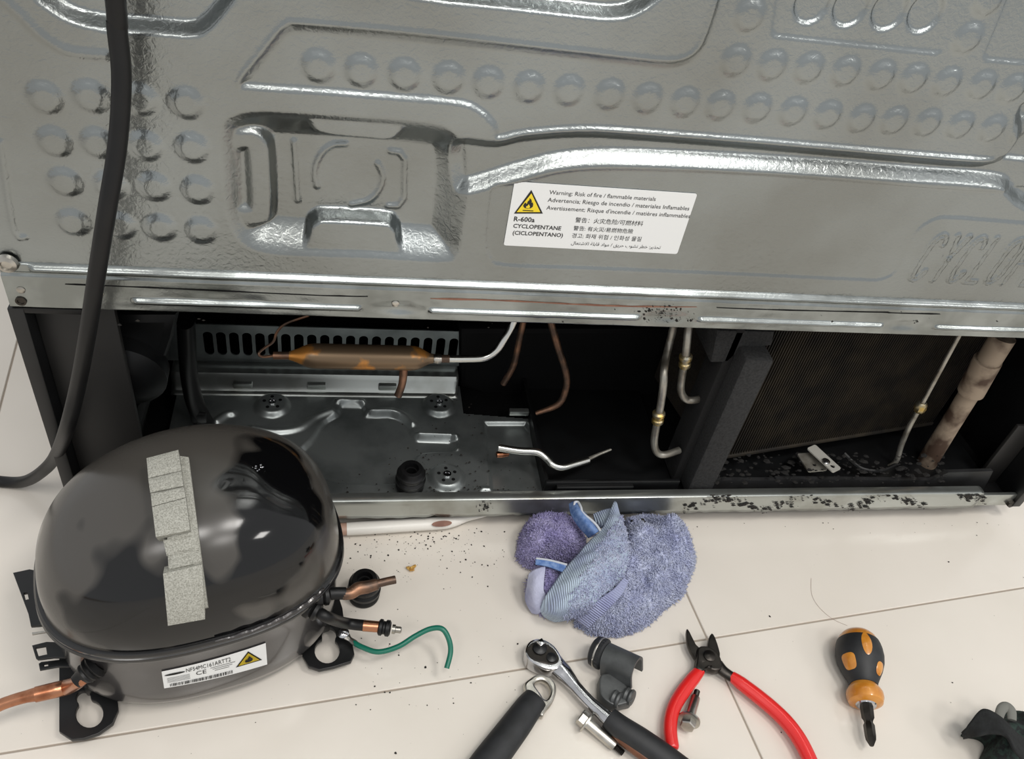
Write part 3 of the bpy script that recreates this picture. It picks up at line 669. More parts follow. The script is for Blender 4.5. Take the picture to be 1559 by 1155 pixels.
#PART2
# ================================================================== COMPRESSOR
CC = np.array([-.0985, -.0835, 0]); CRZ = math.radians(14.5)
comp = empty('compressor', tuple(CC), 'black enamelled hermetic compressor standing on the tiles, grey foam strip on its dome', 'compressor', CRZ)
CA, CB, CN = .1010, .0785, 2.5
SZ, DH = .094, .080                           # seam height, dome rise
CR = np.array([[math.cos(CRZ), -math.sin(CRZ), 0], [math.sin(CRZ), math.cos(CRZ), 0], [0, 0, 1]])
def c2w(v): return np.asarray(v, float)@CR.T+CC
def w2c(v): return (np.asarray(v, float)-CC)@CR
def cs(t, n=CN): c, s = np.cos(t), np.sin(t); return np.sign(c)*abs(c)**(2/n), np.sign(s)*abs(s)**(2/n)
def bulge(x, y, z):
    k = sst((z-SZ-.012)/.03)
    return k*(.045*x+.0030*sst(1-abs(x)/.060)-.0035*sst(1-np.hypot((x+.070)/.030, (y+.022)/.034))-.0028*sst(1-np.hypot((x-.066)/.026, (y+.012)/.040)))
def dome_pt(s, th):                            # s: 0 at seam .. 1 at top (angle fraction)
    t = s*PI/2; k = np.cos(t)**.70; ex, ey = cs(th, CN-.35*s)
    x, y, z = CA*k*ex, CB*k*ey, SZ+.003+DH*np.sin(t)**.92
    return x, y, z+bulge(x, y, z)
def dome():
    R_, S_ = 46, 128; th = np.linspace(0, 2*PI, S_, endpoint=False); v = []
    for i in range(R_):
        x, y, z = dome_pt(np.full(S_, i/R_), th); v.append(np.stack([x, y, z], 1))
    v = np.concatenate(v); f = []
    for i in range(R_-1):
        for j in range(S_): j2 = (j+1) % S_; f.append((i*S_+j, i*S_+j2, (i+1)*S_+j2, (i+1)*S_+j))
    top = dome_pt(np.array([1.0]), np.array([0.0])); v = np.vstack([v, [[0, 0, float(v[:, 2].max())+.0001]]])
    for j in range(S_): f.append(((R_-1)*S_+j, (R_-1)*S_+(j+1) % S_, len(v)-1))
    return v, f
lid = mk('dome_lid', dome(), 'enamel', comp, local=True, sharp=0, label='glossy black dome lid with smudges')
CANP = [(.78, .0125), (.88, .0132), (.94, .0175), (.972, .026), (.984, .040), (.984, .070), (.99, .084), (1.0, .0895)]
def ring(prof, S_=128):
    th = np.linspace(0, 2*PI, S_, endpoint=False); ex, ey = cs(th); v = []; f = []
    for s, z in prof: v.append(np.stack([CA*s*ex, CB*s*ey, np.full(S_, z)], 1))
    for i in range(len(prof)-1):
        for j in range(S_): j2 = (j+1) % S_; f.append((i*S_+j, i*S_+j2, (i+1)*S_+j2, (i+1)*S_+j))
    f.append(tuple(range(S_))[::-1]); f.append(tuple((len(prof)-1)*S_+j for j in range(S_)))
    return np.concatenate(v), f
can = mk('can', ring(CANP), 'enamel_can', comp, local=True, label='dark grey lower can of the compressor')
mk('seam_flange', ring([(.99, .0875), (1.030, .0885), (1.038, .0905), (1.030, .0925), (1.016, .0932), (1.030, .0942), (1.032, .0962), (1.018, .0980), (.985, .0985)]), 'enamel_black', comp, local=True)
wx = [c2w((CA*1.026*cs(t)[0], CB*1.026*cs(t)[1], .0972+.0006*math.sin(t*60))) for t in np.linspace(4.72, 5.5, 24)]
mk('weld_bead', tube(wx, [.0008, .0018, .0012, .0022, .0014, .002, .0008], 8, 2), 'enamel_can', lid)
# ray against the compressor shell, inflated by off
def hit(pp, off=0.0):
    pp = np.atleast_2d(np.asarray(pp, float)); d = np.stack([(pp[:, 0]-CX)/F, (pp[:, 1]-CY)/F, np.ones(len(pp))], 1)@RM.T
    d = d@CR; o = (CAM-CC)@CR
    zp = np.array([p[1] for p in CANP]); sp = np.array([p[0] for p in CANP])
    def F_(t):
        q = o+d*t[:, None]; x, y, z = q.T
        rr = (abs(x/(CA+off))**CN+abs(y/(CB+off))**CN)**(1/CN)
        kk = np.clip(rr, 0, 1)**(1/.70); n2 = CN-.35*np.arccos(kk)/(PI/2)
        rr2 = (abs(x/(CA+off))**n2+abs(y/(CB+off))**n2)**(1/n2); kk = np.clip(rr2, 0, 1)**(1/.70)
        zz = SZ+.003+(DH+off)*np.sqrt(np.clip(1-kk*kk, 0, 1))**.92; zz = zz+bulge(x, y, zz)
        ins = ((rr2 < 1) & (z < zz) & (z > SZ)) | ((rr < np.interp(z, zp, sp)) & (z <= SZ) & (z > .0125))
        return ins
    t = np.full(len(pp), .3); done = np.zeros(len(pp), bool); st_ = .002
    for _ in range(450):
        ins = F_(t); done |= ins; t = np.where(done, t, t+st_)
    lo, hi = t-st_, t.copy()
    for _ in range(14):
        m = (lo+hi)/2; ins = F_(m); hi = np.where(ins, m, hi); lo = np.where(ins, lo, m)
    return o+d*hi[:, None]
def z3(a): return (20+a[0]/2.998, 640+a[1]/2.998)
def foam_block(tl, tr, br, bl, th, name='foam_block', deep=.004):
    tl, tr, br, bl = [np.array(z3(q)) for q in (tl, tr, br, bl)]; n = 7; px = []
    for i in range(n):
        for j in range(n):
            u, v_ = i/(n-1), j/(n-1); px.append((tl*(1-u)+tr*u)*(1-v_)+(bl*(1-u)+br*u)*v_)
    t = hit(px, th)
    g = t/np.array([CA, CB, DH])**2*np.array([1, 1, 1]); g[:, 2] = (t[:, 2]-SZ)/DH**2; g /= np.linalg.norm(g, axis=1)[:, None]
    gm = g.mean(0); gm /= np.linalg.norm(gm)
    b = t-gm*(th+deep)
    # round the rim of the upper face a little
    for i in range(n):
        for j in range(n):
            if i in (0, n-1) or j in (0, n-1): t[i*n+j] -= gm*.0012
    v = np.vstack([t, b]); f = [tuple(q) for q in grid_faces(n, n)]+[tuple(q[::-1]+n*n) for q in grid_faces(n, n)]
    rim = [i*n for i in range(n)]+[(n-1)*n+j for j in range(1, n)]+[i*n+n-1 for i in range(n-2, -1, -1)]+[j for j in range(n-2, 0, -1)]
    for k in range(len(rim)): a, c = rim[k], rim[(k+1) % len(rim)]; f.append((a, c, c+n*n, a+n*n))
    return mk(name, (v, f), 'foam', strip or comp, local=True, sharp=30)
strip = None
strip = foam_block((690, 150), (800, 165), (888, 850), (715, 905), .0085, 'foam_strip', .004); strip['label'] = 'grey acoustic foam strip glued over the dome'
foam_block((607, 166), (752, 128), (766, 221), (615, 257), .0150)
foam_block((615, 262), (766, 226), (776, 293), (624, 324), .0150)
foam_block((626, 330), (777, 299), (786, 347), (632, 388), .0150)
foam_block((633, 392), (787, 351), (806, 498), (650, 530), .0150)
foam_block((684, 545), (840, 520), (848, 590), (700, 618), .0095)
foam_block((708, 640), (852, 600), (858, 655), (710, 685), .0095)
foam_block((684, 702), (862, 660), (876, 910), (706, 940), .0135)
# smudge of foil swarf
q = hit([(392, 712)], 0)[0]
mk('metal_swarf', debris(c2w([q+rng.normal(0, .002, 3)*np.array([1.6, 1, .2]) for k in range(24)]), .0002, .0012), 'chrome', lid, smooth=False, kind='stuff')
# rating label on the can
LC = [np.array(p, float) for p in ((246, 1022), (404.5, 978.5), (407, 1011), (250, 1047.5))]
def lab(uv, off):
    uv = np.asarray(uv, float); u, v_ = uv[:, :1], uv[:, 1:2]   # v up
    q = (LC[3]*(1-u)+LC[2]*u)*(1-v_)+(LC[0]*(1-u)+LC[1]*u)*v_; q = q+np.array([0, 1.0])*(4*u*(1-u))*3.0
    return hit(q, off)
n1, n2 = 30, 8; uv = [(i/(n1-1), j/(n2-1)) for i in range(n1) for j in range(n2)]
lt, lb_ = lab(uv, .0008), lab(uv, .0002)
ff = [tuple(q) for q in grid_faces(n1, n2)]; rim = [i*n2 for i in range(n1)]+[(n1-1)*n2+j for j in range(1, n2)]+[i*n2+n2-1 for i in range(n1-2, -1, -1)]+[j for j in range(n2-2, 0, -1)]
ff += [(rim[k], rim[(k+1) % len(rim)], rim[(k+1) % len(rim)]+n1*n2, rim[k]+n1*n2) for k in range(len(rim))]
rlab = mk('rating_label', (np.vstack([lt, lb_]), ff), 'label_white', can, local=True, smooth=False, label='white rating sticker with bar code and flame triangle')
def lprint(vf, m='print_black', name='printed_text', off=.0011):
    v, f = vf; bm = bmesh.new(); vs_ = [bm.verts.new((a[0], a[1], 0)) for a in np.asarray(v)]
    for q in f:
        try: bm.faces.new([vs_[i] for i in q])
        except ValueError: pass
    bmesh.ops.triangulate(bm, faces=bm.faces[:]); v, f = from_bm(bm)
    mk(name, (lab(v[:, :2], off), f), m, rlab, local=True, smooth=False)
def ltext(s, u0, u1, v0, hgt, m='print_black', bold=0.0):
    v, f = text2d(s, width=1, bold=bold); v = v.copy(); hmax = v[:, 1].max(); v[:, 0] = u0+(u1-u0)*v[:, 0]; v[:, 1] = v0+hgt*v[:, 1]/hmax; lprint((v, f), m)
ltext('NF54MC161ARTT2', .23, .66, .66, .20)
ltext('CE', .32, .42, .38, .20)
for k in range(3): lprint(plate([(.46+.02*k, .57-.085*k), (.70-.03*k, .57-.085*k), (.70-.03*k, .59-.085*k), (.46+.02*k, .59-.085*k)], (), .0001), 'print_grey', 'printed_line')
lprint(plate(circle(.12, .72, .10, 24, .055), (), .0001), name='printed_logo')
for k in range(5): lprint(plate([(.04, .52-.06*k), (.26, .52-.06*k), (.26, .535-.06*k), (.04, .535-.06*k)], (), .0001), 'print_grey', 'printed_line')
bars = []; u = .06
while u < .66:
    wd = random.choice((.004, .006, .010)); bars.append(plate([(u, .04), (u+wd, .04), (u+wd, .20), (u, .20)], (), .0001)); u += wd+random.choice((.004, .005, .009))
lprint(join(*bars), name='bar_code')
lprint(plate([(.70, .28), (.955, .28), (.83, .88)], (), .0001), name='warning_triangle')
lprint(plate([(.725, .32), (.93, .32), (.83, .80)], (), .0001), 'warn_yellow', 'warning_triangle', .0014)
lprint(plate([(.828+a*.09, .36+b*.28) for a, b in FLAME], (), .0001), 'print_black', 'flame_symbol', .0017)
# feet and side brackets
def z4(a, b): return (a/3.667, 840+b/3.667)
def z5(a, b): return (400+a/3.725, 740+b/3.725)
def px_plate(pts, z, t, holes=(), bev=.0004):
    o = fp(pts, z); hs = [fp(h, z) for h in holes]; v, f = plate(o, hs, t, bev); v[:, 2] += z-t; return v, f
def keyhole(c, r, c2, r2, rot=0):
    o = []; a0 = math.atan2(c2[1]-c[1], c2[0]-c[0])
    for i in range(21): a = a0+.55+(2*PI-1.1)*i/20; o.append((c[0]+r*math.cos(a), c[1]+r*math.sin(a)))
    for i in range(13): a = a0-2.0+4.0*i/12; o.append((c2[0]+r2*math.cos(a), c2[1]+r2*math.sin(a)))
    return o
ZF = .013
mk('mounting_foot', px_plate([z4(330, 560), z4(330, 1000), z4(400, 1046), z4(470, 1040), z4(550, 1012), z4(630, 955), z4(660, 880), z4(655, 830), z4(600, 790), z4(560, 700), z4(560, 500), z4(420, 480)], ZF, .004,
   [keyhole((136, 1086), 21, (127, 1062), 11)]), 'black_plastic', comp, label='black mounting foot plate with keyhole cutout')
mk('mounting_foot', px_plate([z5(400, 530), z5(452, 690), z5(462, 770), z5(500, 850), z5(520, 950), z5(500, 992), z5(400, 1024), z5(320, 1040), z5(260, 1020), z5(225, 960), z5(215, 860), z5(250, 700), z5(300, 560)], ZF, .004,
   [keyhole((498, 990), 19, (501, 966), 11)]), 'black_plastic', comp)
for sx in (-1, 1):
    pass
mk('foot_bar', box(-.088, -.060, -.045, .058, .009, .022, .002), 'black_plastic', comp, local=True)
mk('foot_bar', box(.060, .088, -.045, .058, .009, .022, .002), 'black_plastic', comp, local=True)
mk('side_bracket', px_plate([z4(72, 115), z4(165, 95), z4(330, 130), z4(330, 380), z4(225, 408), z4(172, 412), z4(158, 345)], .045, .003, [[z4(132, 228), z4(152, 225), z4(160, 262), z4(142, 266)]]), 'black_plastic', comp)
mk('terminal_clip', px_plate([z4(178, 520), z4(260, 500), z4(400, 505), z4(400, 590), z4(300, 588), z4(212, 600), z4(200, 592)], .04, .002, [[z4(200, 535), z4(255, 525), z4(262, 570), z4(215, 580)]]), 'black_plastic', comp)
mk('terminal_clip', px_plate([z4(215, 622), z4(230, 612), z4(420, 590), z4(420, 640), z4(320, 640), z4(222, 658)], .034, .002, [[z4(245, 625), z4(268, 622), z4(268, 634), z4(247, 638)]]), 'black_plastic', comp)
mk('terminal_pin', px_plate([z4(178, 448), z4(300, 432), z4(300, 440), z4(180, 461)], .05, .0012, (), .0002), 'satin_steel', comp)
# pipes
def wpts(l): return [P(a, b, z) for a, b, z in l]
g1, g2, g3 = [c2w(q) for q in hit([(486, 908), (473, 925), (143, 1015)], 0)]
mk('pipe_grommet', lathe([(.0062, -.004), (.0078, -.002), (.0078, .001), (.0060, .0022), (.0072, .0035), (.0072, .006), (.0052, .0075)], 18, g1, P(512, 903, g1[2]-.001)), 'black_rubber', comp)
mk('pipe_grommet', lathe([(.0064, -.006), (.0080, -.003), (.0080, .001), (.0060, .0022), (.0072, .0035), (.0072, .006), (.0052, .0075)], 18, g2, P(498, 939, g2[2]-.003)), 'black_rubber', comp)
sl = mk('suction_pipe', tube(wpts([(480, 909, g1[2]), (495, 905, g1[2]), (510, 903, g1[2]-.001), (526, 903, g1[2]-.002)]), .0046, 16), 'black_rubber', comp)
mk('copper_end', tube(wpts([(522, 904, g1[2]-.002), (534, 903, g1[2]-.002), (545, 896, g1[2]-.002), (560, 893, g1[2]-.002), (574, 889, g1[2]-.002)]), [.0043, .0044, .005, .0048, .0042], 16), 'copper_burnt', sl, label='scorched copper pipe stub')
mk('copper_end', tube(wpts([(572, 889, g1[2]-.002), (588, 885, g1[2]-.002), (602, 882, g1[2]-.002)]), .0031, 14, hollow=True), 'copper_burnt', sl)
pl = mk('process_pipe', tube(wpts([(466, 922, g2[2]), (482, 930, g2[2]-.001), (500, 940, g2[2]-.003), (525, 948, .047), (556, 952, .045)]), .0042, 16), 'black_rubber', comp)
mk('copper_end', tube(wpts([(553, 952, .045), (578, 954, .045)]), .0043, 16), 'copper', pl)
mk('end_nut', lathe([(.0048, 0), (.0062, .001), (.0062, .003), (.0050, .0038), (.0050, .0052), (.0062, .006), (.0062, .0085), (.0046, .0095)], 18, P(576, 954, .045), P(597, 957, .045)), 'black_rubber', pl)
mk('valve_tip', lathe([(.0036, 0), (.0036, .0024), (.0025, .0028), (.0025, .0066), (.0018, .0072), (.0001, .0072)], 16, P(597, 957, .045), P(612, 959, .045)), 'satin_steel', pl)
mk('pipe_grommet', lathe([(.0060, -.004), (.0092, -.001), (.0070, .0015), (.0084, .003), (.0068, .005), (.0074, .0065), (.0056, .009), (.0048, .014)], 18, g3, P(118, 1036, g3[2]-.006)), 'black_rubber', comp)
dp = mk('discharge_pipe', tube(wpts([(150, 1009, g3[2]+.001), (137, 1021, g3[2]-.002), (122, 1036, g3[2]-.006), (104, 1045, .044), (84, 1050, .043), (54, 1057, .043)]), [.0042, .0042, .0042, .0052, .0054, .0052], 18), 'copper', comp, label='bright copper discharge pipe bent out to the left')
mk('pipe_reducer', tube(wpts([(62, 1055, .043), (40, 1060, .042), (16, 1067, .040), (-6, 1076, .038), (-40, 1096, .036)]), [.0052, .0042, .0041, .0041, .0041], 16), 'copper', dp)
# earth screw and green wire
mk('earth_screw', lathe([(.0036, 0), (.0046, .0014), (.0046, .004), (.003, .0056), (.0001, .006)], 16, P(523, 966, .017), P(522, 960, .024)), 'chrome', comp)
gw = mk('earth_wire', tube(wpts([(536, 976, .018), (552, 985, .020), (576, 992, .022), (606, 984, .026), (632, 968, .030), (655, 957, .034), (673, 957, .036), (683, 972, .032), (686, 992, .026), (680, 1017, .020)]), .0021, 12), 'green_wire', comp, label='green earth wire curling over the tiles')
mk('crimp_terminal', tube(wpts([(526, 968, .019), (533, 973, .019), (541, 979, .019)]), [.0028, .002, .0026], 10, flat=.6), 'satin_steel', gw)

# ================================================================== RUBBER GROMMETS
def grommet(c, k, label, par=None):
    g = empty('rubber_grommet', c, label, 'grommet', 0, 'bellows-shaped rubber feet of the compressor')
    r = [(.0105, 0), (.0128, .001), (.0132, .004), (.0118, .0062), (.0135, .0085), (.0138, .012), (.0120, .0142), (.0132, .0165), (.0130, .0195), (.0112, .0212), (.0108, .0240), (.0100, .0252), (.0066, .0256), (.0062, .0235), (.0060, .010), (.0001, .010)]
    mk('rubber_body', lathe([(a*k, b*k) for a, b in r], 40), 'black_rubber', g, local=True)
    mk('inner_sleeve', lathe([(.0060*k, .0105*k), (.0060*k, .0205*k), (.0046*k, .0205*k), (.0046*k, .0105*k), (.0001, .0105*k)], 24), 'inner_black', g, local=True)
    return g
c = P(554, 913, 0); grommet((c[0], c[1]+.004, 0), 1.0, 'black rubber grommet on the tiles beside the compressor pipes')
c = P(624, 745, CZ+.003); grommet((c[0], c[1]+.003, CZ+.0035), .98, 'black rubber grommet left standing on the zinc base pan')

# ================================================================== POWER CORD
cord = [(-.085, -.012, 1.45), (-.088, -.016, 1.2), (-.095, -.018, .9), (-.097, -.019, .7), V(172, -40, -.02), V(178, 40, -.02), V(185, 120, -.024), V(179, 220, -.032), V(163, 320, -.042), V(147, 420, -.046), V(133, 510, -.046), V(118, 590, -.042), V(101, 655, -.038),
        P(84, 695, .085), P(66, 716, .050), P(42, 731, .018), P(16, 734, .0062), P(-30, 728, .0062), P(-90, 712, .0062), (-.42, .10, .0062), (-.60, .16, .0062), (-.85, .15, .0062), (-1.1, .10, .0062)]
tag(mk('power_cord', tube(cord, .0050, 18, 8), 'black_rubber'), 'thick black power cord hanging down the back panel and onto the tiles', 'cord')

# ================================================================== WHITE STICK UNDER THE LIP
r0 = P(510, 806, .007)
ws = empty('plastic_handle', (r0[0], r0[1], 0), 'white tapered plastic handle lying under the steel lip', 'handle')
wb = mk('handle_shaft', tube([P(528, 805, .007), P(560, 803, .0075), P(620, 799, .0078), P(680, 795, .0075), P(712, 788, .0072), P(742, 783, .007)], [.0062, .0064, .0064, .0062, .0034, .0016], 20, flat=.85), 'white_plastic', ws)
mk('handle_end', tube([P(470, 808, .007), P(500, 806.5, .007), P(533, 804.5, .007)], [.0054, .0058, .0060], 20, flat=.85), 'pink_brown', ws)
q0 = P(673, 794, .0150); vv, ff = plate(circle(0, 0, .0092, 24, .0027), (), .0006); 
mk('oval_mark', xf((vv, ff), Matrix(frame((q0[0], q0[1]-.0005, .0128), P(690, 792.5, .0150)-P(655, 795.5, .0150), (0, .9, .5)).tolist())), 'brown_mark', wb, label='brown oval mark')

# ================================================================== TOWEL
def z6(a, b): return (760+a/4.441, 740+b/4.441)
tc_ = P(925, 880)
towel = empty('towel', (tc_[0], tc_[1], 0), 'crumpled lavender terry towel with pale blue ribbed hems, lying in front of the lip', 'towel')
def blob(outline, H, seed, pw=2.6, amp=.006, zlo=.004, zhi=.02):
    pts = np.array([z6(a, b) for a, b in outline]); ymin, ymax = pts[:, 1].min(), pts[:, 1].max()
    base = np.array([P(a, b, zlo+(zhi-zlo)*(ymax-b)/(ymax-ymin))[:2] for a, b in pts]); base = smooth_path(base, 8, True)
    c = base.mean(0); S_ = len(base); R_ = 26; v = []
    for i in range(R_+1):
        r = 1-(i/R_); rr = r**.8
        q = c+(base-c)*rr
        nz = vnoise(q[:, 0]*46+seed*7, q[:, 1]*46+seed*3, seed)-.5; n3 = vnoise(q[:, 0]*110+seed, q[:, 1]*110, seed+5)-.5
        z = H*np.sqrt(np.clip(1-rr**pw, 0, 1))+(amp*2*nz+amp*.8*n3)*min(1, (1-rr)*5)
        z = np.maximum(z, .0015)
        v.append(np.column_stack([q, z]))
    v = np.concatenate(v); f = []
    for i in range(R_):
        for j in range(S_): j2 = (j+1) % S_; f.append((i*S_+j, i*S_+j2, (i+1)*S_+j2, (i+1)*S_+j))
    f.append(tuple(range(S_))[::-1])
    return v, f
def pile(vf, n, ln, wd, seed):
    v, f = vf; r = np.random.default_rng(seed); tri = []
    for q in f:
        if len(q) == 4: tri += [(q[0], q[1], q[2]), (q[0], q[2], q[3])]
    t = v[np.array(tri)]; nr = np.cross(t[:, 1]-t[:, 0], t[:, 2]-t[:, 0]); ar = np.linalg.norm(nr, axis=1); pr = ar/ar.sum(); k = r.choice(len(tri), n, p=pr)
    a, b = r.random(n), r.random(n); fl_ = a+b > 1; a[fl_], b[fl_] = 1-a[fl_], 1-b[fl_]
    p = t[k, 0]+(t[k, 1]-t[k, 0])*a[:, None]+(t[k, 2]-t[k, 0])*b[:, None]; nn = nr[k]/ar[k][:, None]
    nn = nn*np.sign((nn*(p-np.append(v[:, :2].mean(0), 0))).sum(1))[:, None]
    d = nn+r.normal(0, .55, (n, 3)); d /= np.linalg.norm(d, axis=1)[:, None]
    s = np.cross(d, r.normal(0, 1, (n, 3))); s /= np.linalg.norm(s, axis=1)[:, None]; s2 = np.cross(d, s)
    L = ln*(.5+.8*r.random(n))[:, None]; e = d+r.normal(0, .5, (n, 3)); 
    v0, v1, v2 = p+s*wd, p-s*wd*.5+s2*wd*.87, p-s*wd*.5-s2*wd*.87; m = p+d*L*.6; m0, m1, m2 = m+s*wd, m-s*wd*.5+s2*wd*.87, m-s*wd*.5-s2*wd*.87; tip = p+d*L*.6+e*L*.45
    tip[:, 2] = np.maximum(tip[:, 2], .0006)
    V_ = np.stack([v0, v1, v2, m0, m1, m2, tip], 1).reshape(-1, 3); b0 = (np.arange(n)*7)[:, None]
    Fq = np.concatenate([b0+np.array([[0, 1, 4]]), b0+np.array([[0, 4, 3]]), b0+np.array([[1, 2, 5]]), b0+np.array([[1, 5, 4]]), b0+np.array([[2, 0, 3]]), b0+np.array([[2, 3, 5]]), b0+np.array([[3, 4, 6]]), b0+np.array([[4, 5, 6]]), b0+np.array([[5, 3, 6]])])
    return V_, Fq
def lobe(name, outline, H, seed, m, n, **k):
    vf = blob(outline, H, seed, **k); o = mk(name, vf, m, towel, sharp=0)
    mk('terry_pile', pile(vf, n, .0030, .00055, seed), m, o, kind='stuff', sharp=0)
    return o
lobe('towel_lobe', [(135, 460), (150, 340), (205, 225), (300, 190), (420, 200), (500, 255), (560, 340), (580, 420), (520, 500), (400, 520), (300, 500), (215, 550), (165, 520)], .040, 3, 'terry_purple', 5200)
rb = lobe('towel_lobe', [(850, 230), (950, 175), (1050, 190), (1130, 225), (1225, 290), (1290, 400), (1322, 470), (1305, 560), (1262, 640), (1240, 720), (1130, 800), (1000, 925), (850, 995), (700, 1005), (600, 975), (520, 910), (560, 800), (620, 650), (700, 500), (800, 350)], .046, 8, 'terry', 15000, pw=3.2, amp=.012)
lobe('towel_lobe', [(205, 620), (260, 560), (360, 520), (480, 540), (520, 620), (460, 760), (380, 850), (300, 860), (240, 800)], .030, 12, 'terry_purple', 2600)
def sheet(rows, name, m, t=.0022, n=7, zoom=z6, par=None, wob=.0):
    C = np.array([[P(*zoom(a, b), z) for a, b, z in r] for r in rows]); a = np.array([smooth_path(r, n) for r in C]); g = np.array([smooth_path(a[:, j], n) for j in range(a.shape[1])]).transpose(1, 0, 2)
    nu, nv = g.shape[:2]; v = g.reshape(-1, 3).copy(); v[:, 2] = np.maximum(v[:, 2], t)
    if wob: v[:, 2] += wob*(vnoise(v[:, 0]*150, v[:, 1]*150, 4)-.5)
    o = mk(name, (v, grid_faces(nu, nv)), m, par or towel, sharp=0); md = o.modifiers.new('thickness', 'SOLIDIFY'); md.thickness = t; md.offset = 0
    return o, v, grid_faces(nu, nv)
hb, v, f = sheet([[(778, 108, .050), (784, 112, .050), (790, 118, .050)], [(708, 275, .053), (770, 262, .058), (835, 258, .054)], [(560, 432, .050), (720, 400, .062), (868, 400, .056)], [(432, 580, .042), (640, 540, .060), (866, 520, .055)],
       [(322, 735, .030), (520, 690, .050), (800, 650, .050)], [(282, 838, .010), (400, 830, .034), (660, 770, .044)], [(340, 902, .004), (430, 905, .012), (600, 850, .026)]], 'hem_band', 'hem_blue', wob=.004)
hb['label'] = 'pale blue ribbed hem folded over the towel'
sub = [q for q in f if .0]  # pile only on the lower right half of the band
fr = np.array([q for q in f.tolist() if (lambda m: (m[0]-P(*z6(640, 560), .05)[0])*.8+(P(*z6(640, 560), .05)[1]-m[1])*.6 > -.004)(v[q].mean(0))])
mk('terry_pile', pile((v, [tuple(q) for q in fr]), 3200, .0030, .00055, 21), 'terry', hb, kind='stuff', sharp=0)
sheet([[(850, 610, .056), (870, 650, .054)], [(770, 695, .052), (820, 740, .050)], [(640, 790, .040), (720, 845, .038)], [(520, 900, .010), (600, 965, .012)]], 'hem_band', 'hem_rib', wob=.002)
sheet([[(205, 590, .030), (250, 560, .036), (312, 545, .038)], [(192, 670, .022), (240, 680, .030), (300, 690, .032)], [(180, 765, .010), (240, 775, .020), (312, 740, .024)], [(225, 850, .004), (260, 858, .006), (285, 842, .010)]], 'hem_band', 'hem_pale', wob=.002)
sheet([[(248, 488, .040), (244, 530, .038)], [(340, 500, .042), (330, 545, .040)], [(455, 530, .044), (440, 585, .042)]], 'stripe_band', 'stripe_blue')
sheet([[(250, 484, .041), (248, 492, .041)], [(340, 496, .043), (338, 504, .043)], [(460, 526, .045), (458, 536, .045)]], 'piping', 'piping_white', t=.0014)
sheet([[(476, 120, .046), (500, 108, .050), (520, 112, .050)], [(490, 190, .046), (530, 170, .054), (556, 160, .054)], [(540, 270, .044), (585, 240, .054), (615, 225, .053)], [(610, 345, .040), (650, 320, .050), (682, 300, .050)]], 'stripe_band', 'stripe_blue')
mk('piping', tube([P(*z6(a, b), z) for a, b, z in ((508, 130, .052), (512, 108, .053), (534, 108, .053), (552, 140, .055), (566, 180, .055), (620, 225, .055), (660, 265, .054), (690, 312, .052))], .0011, 8), 'piping_white', towel)
sheet([[(500, 215, .040), (560, 250, .044)], [(560, 290, .038), (620, 290, .042)], [(600, 350, .034), (660, 330, .038)]], 'hem_band', 'hem_pale')
sheet([[(640, 190, .034), (700, 165, .040), (760, 150, .044)], [(650, 240, .034), (710, 240, .042), (770, 220, .046)], [(690, 280, .034), (730, 275, .042), (790, 270, .048)]], 'hem_band', 'hem_blue')
q = P(*z6(945, 243), .044); mk('soot_stain', debris([q+rng.normal(0, .0018, 3)*np.array([2, 1, .6]) for k in range(16)], .001, .003), 'soot', rb, smooth=False, kind='stuff')

# ================================================================== TOOLS
def z7(a, b): return (700+a/2.784, 930+b/2.784)
def T(a, b, z): return P(*z7(a, b), z)
def tool_plate(pts, z0, z1, bev=.001, holes=(), sm=3):
    o = [tuple(T(a, b, z1)[:2]) for a, b in pts]; o = [tuple(q) for q in smooth_path(o, sm, True)] if sm else o
    hs = [[tuple(q) for q in smooth_path([tuple(T(a, b, z1)[:2]) for a, b in h], 4, True)] for h in holes]
    v, f = plate(o, hs, z1-z0, bev); v[:, 2] += z0; return v, f
# ratchet
c = T(350, 165, 0); rat = empty('ratchet_wrench', (c[0], c[1], 0), 'chrome ratchet wrench with black and brown handle, round head up', 'wrench')
hd = mk('ratchet_head', tool_plate([(276, 170), (290, 132), (322, 115), (362, 120), (402, 146), (428, 184), (440, 216), (424, 240), (380, 246), (330, 230), (294, 208)], .003, .0165, .0018), 'chrome', rat)
mk('face_plate', tool_plate([(284, 168), (298, 142), (326, 130), (362, 136), (398, 160), (418, 190), (418, 212), (390, 224), (340, 214), (302, 196)], .0160, .0175, .0004), 'dark_steel', hd)
mk('reverse_lever', lathe([(.0058, 0), (.0058, .002), (.004, .0034), (.0001, .0036)], 20, T(338, 160, .0172), T(338, 160, .0172)+np.array([0, 0, 1])), 'black_plastic', hd)
mk('reverse_lever', lathe([(.0042, 0), (.0042, .0012), (.003, .002), (.0001, .0022)], 20, T(388, 198, .0172), T(388, 198, .0172)+np.array([0, 0, 1])), 'black_plastic', hd)
q = T(342, 142, .022); mk('square_drive', xf(box(-.0026, .0026, -.0026, .0026, -.002, .0045, .0005), Matrix.Translation(q)@Matrix.Rotation(.5, 4, 'Z')), 'chrome', hd)
mk('shank', tube([T(400, 222, .0100), T(440, 262, .0100), T(490, 320, .0100), T(550, 385, .0105), T(610, 440, .0110), T(650, 476, .0110)], [.0085, .0075, .0052, .0050, .0058, .0064], 20, flat=.8), 'chrome', rat)
hp_ = [T(632, 452, .0115), T(680, 492, .0118), T(760, 545, .0120), T(860, 615, .0120), T(1000, 720, .0120), T(1150, 835, .0118)]
hn = mk('handle', tube(hp_, [.0084, .0092, .0098, .0100, .0100, .0086], 22), 'soft_black', rat, label='black soft-grip handle')
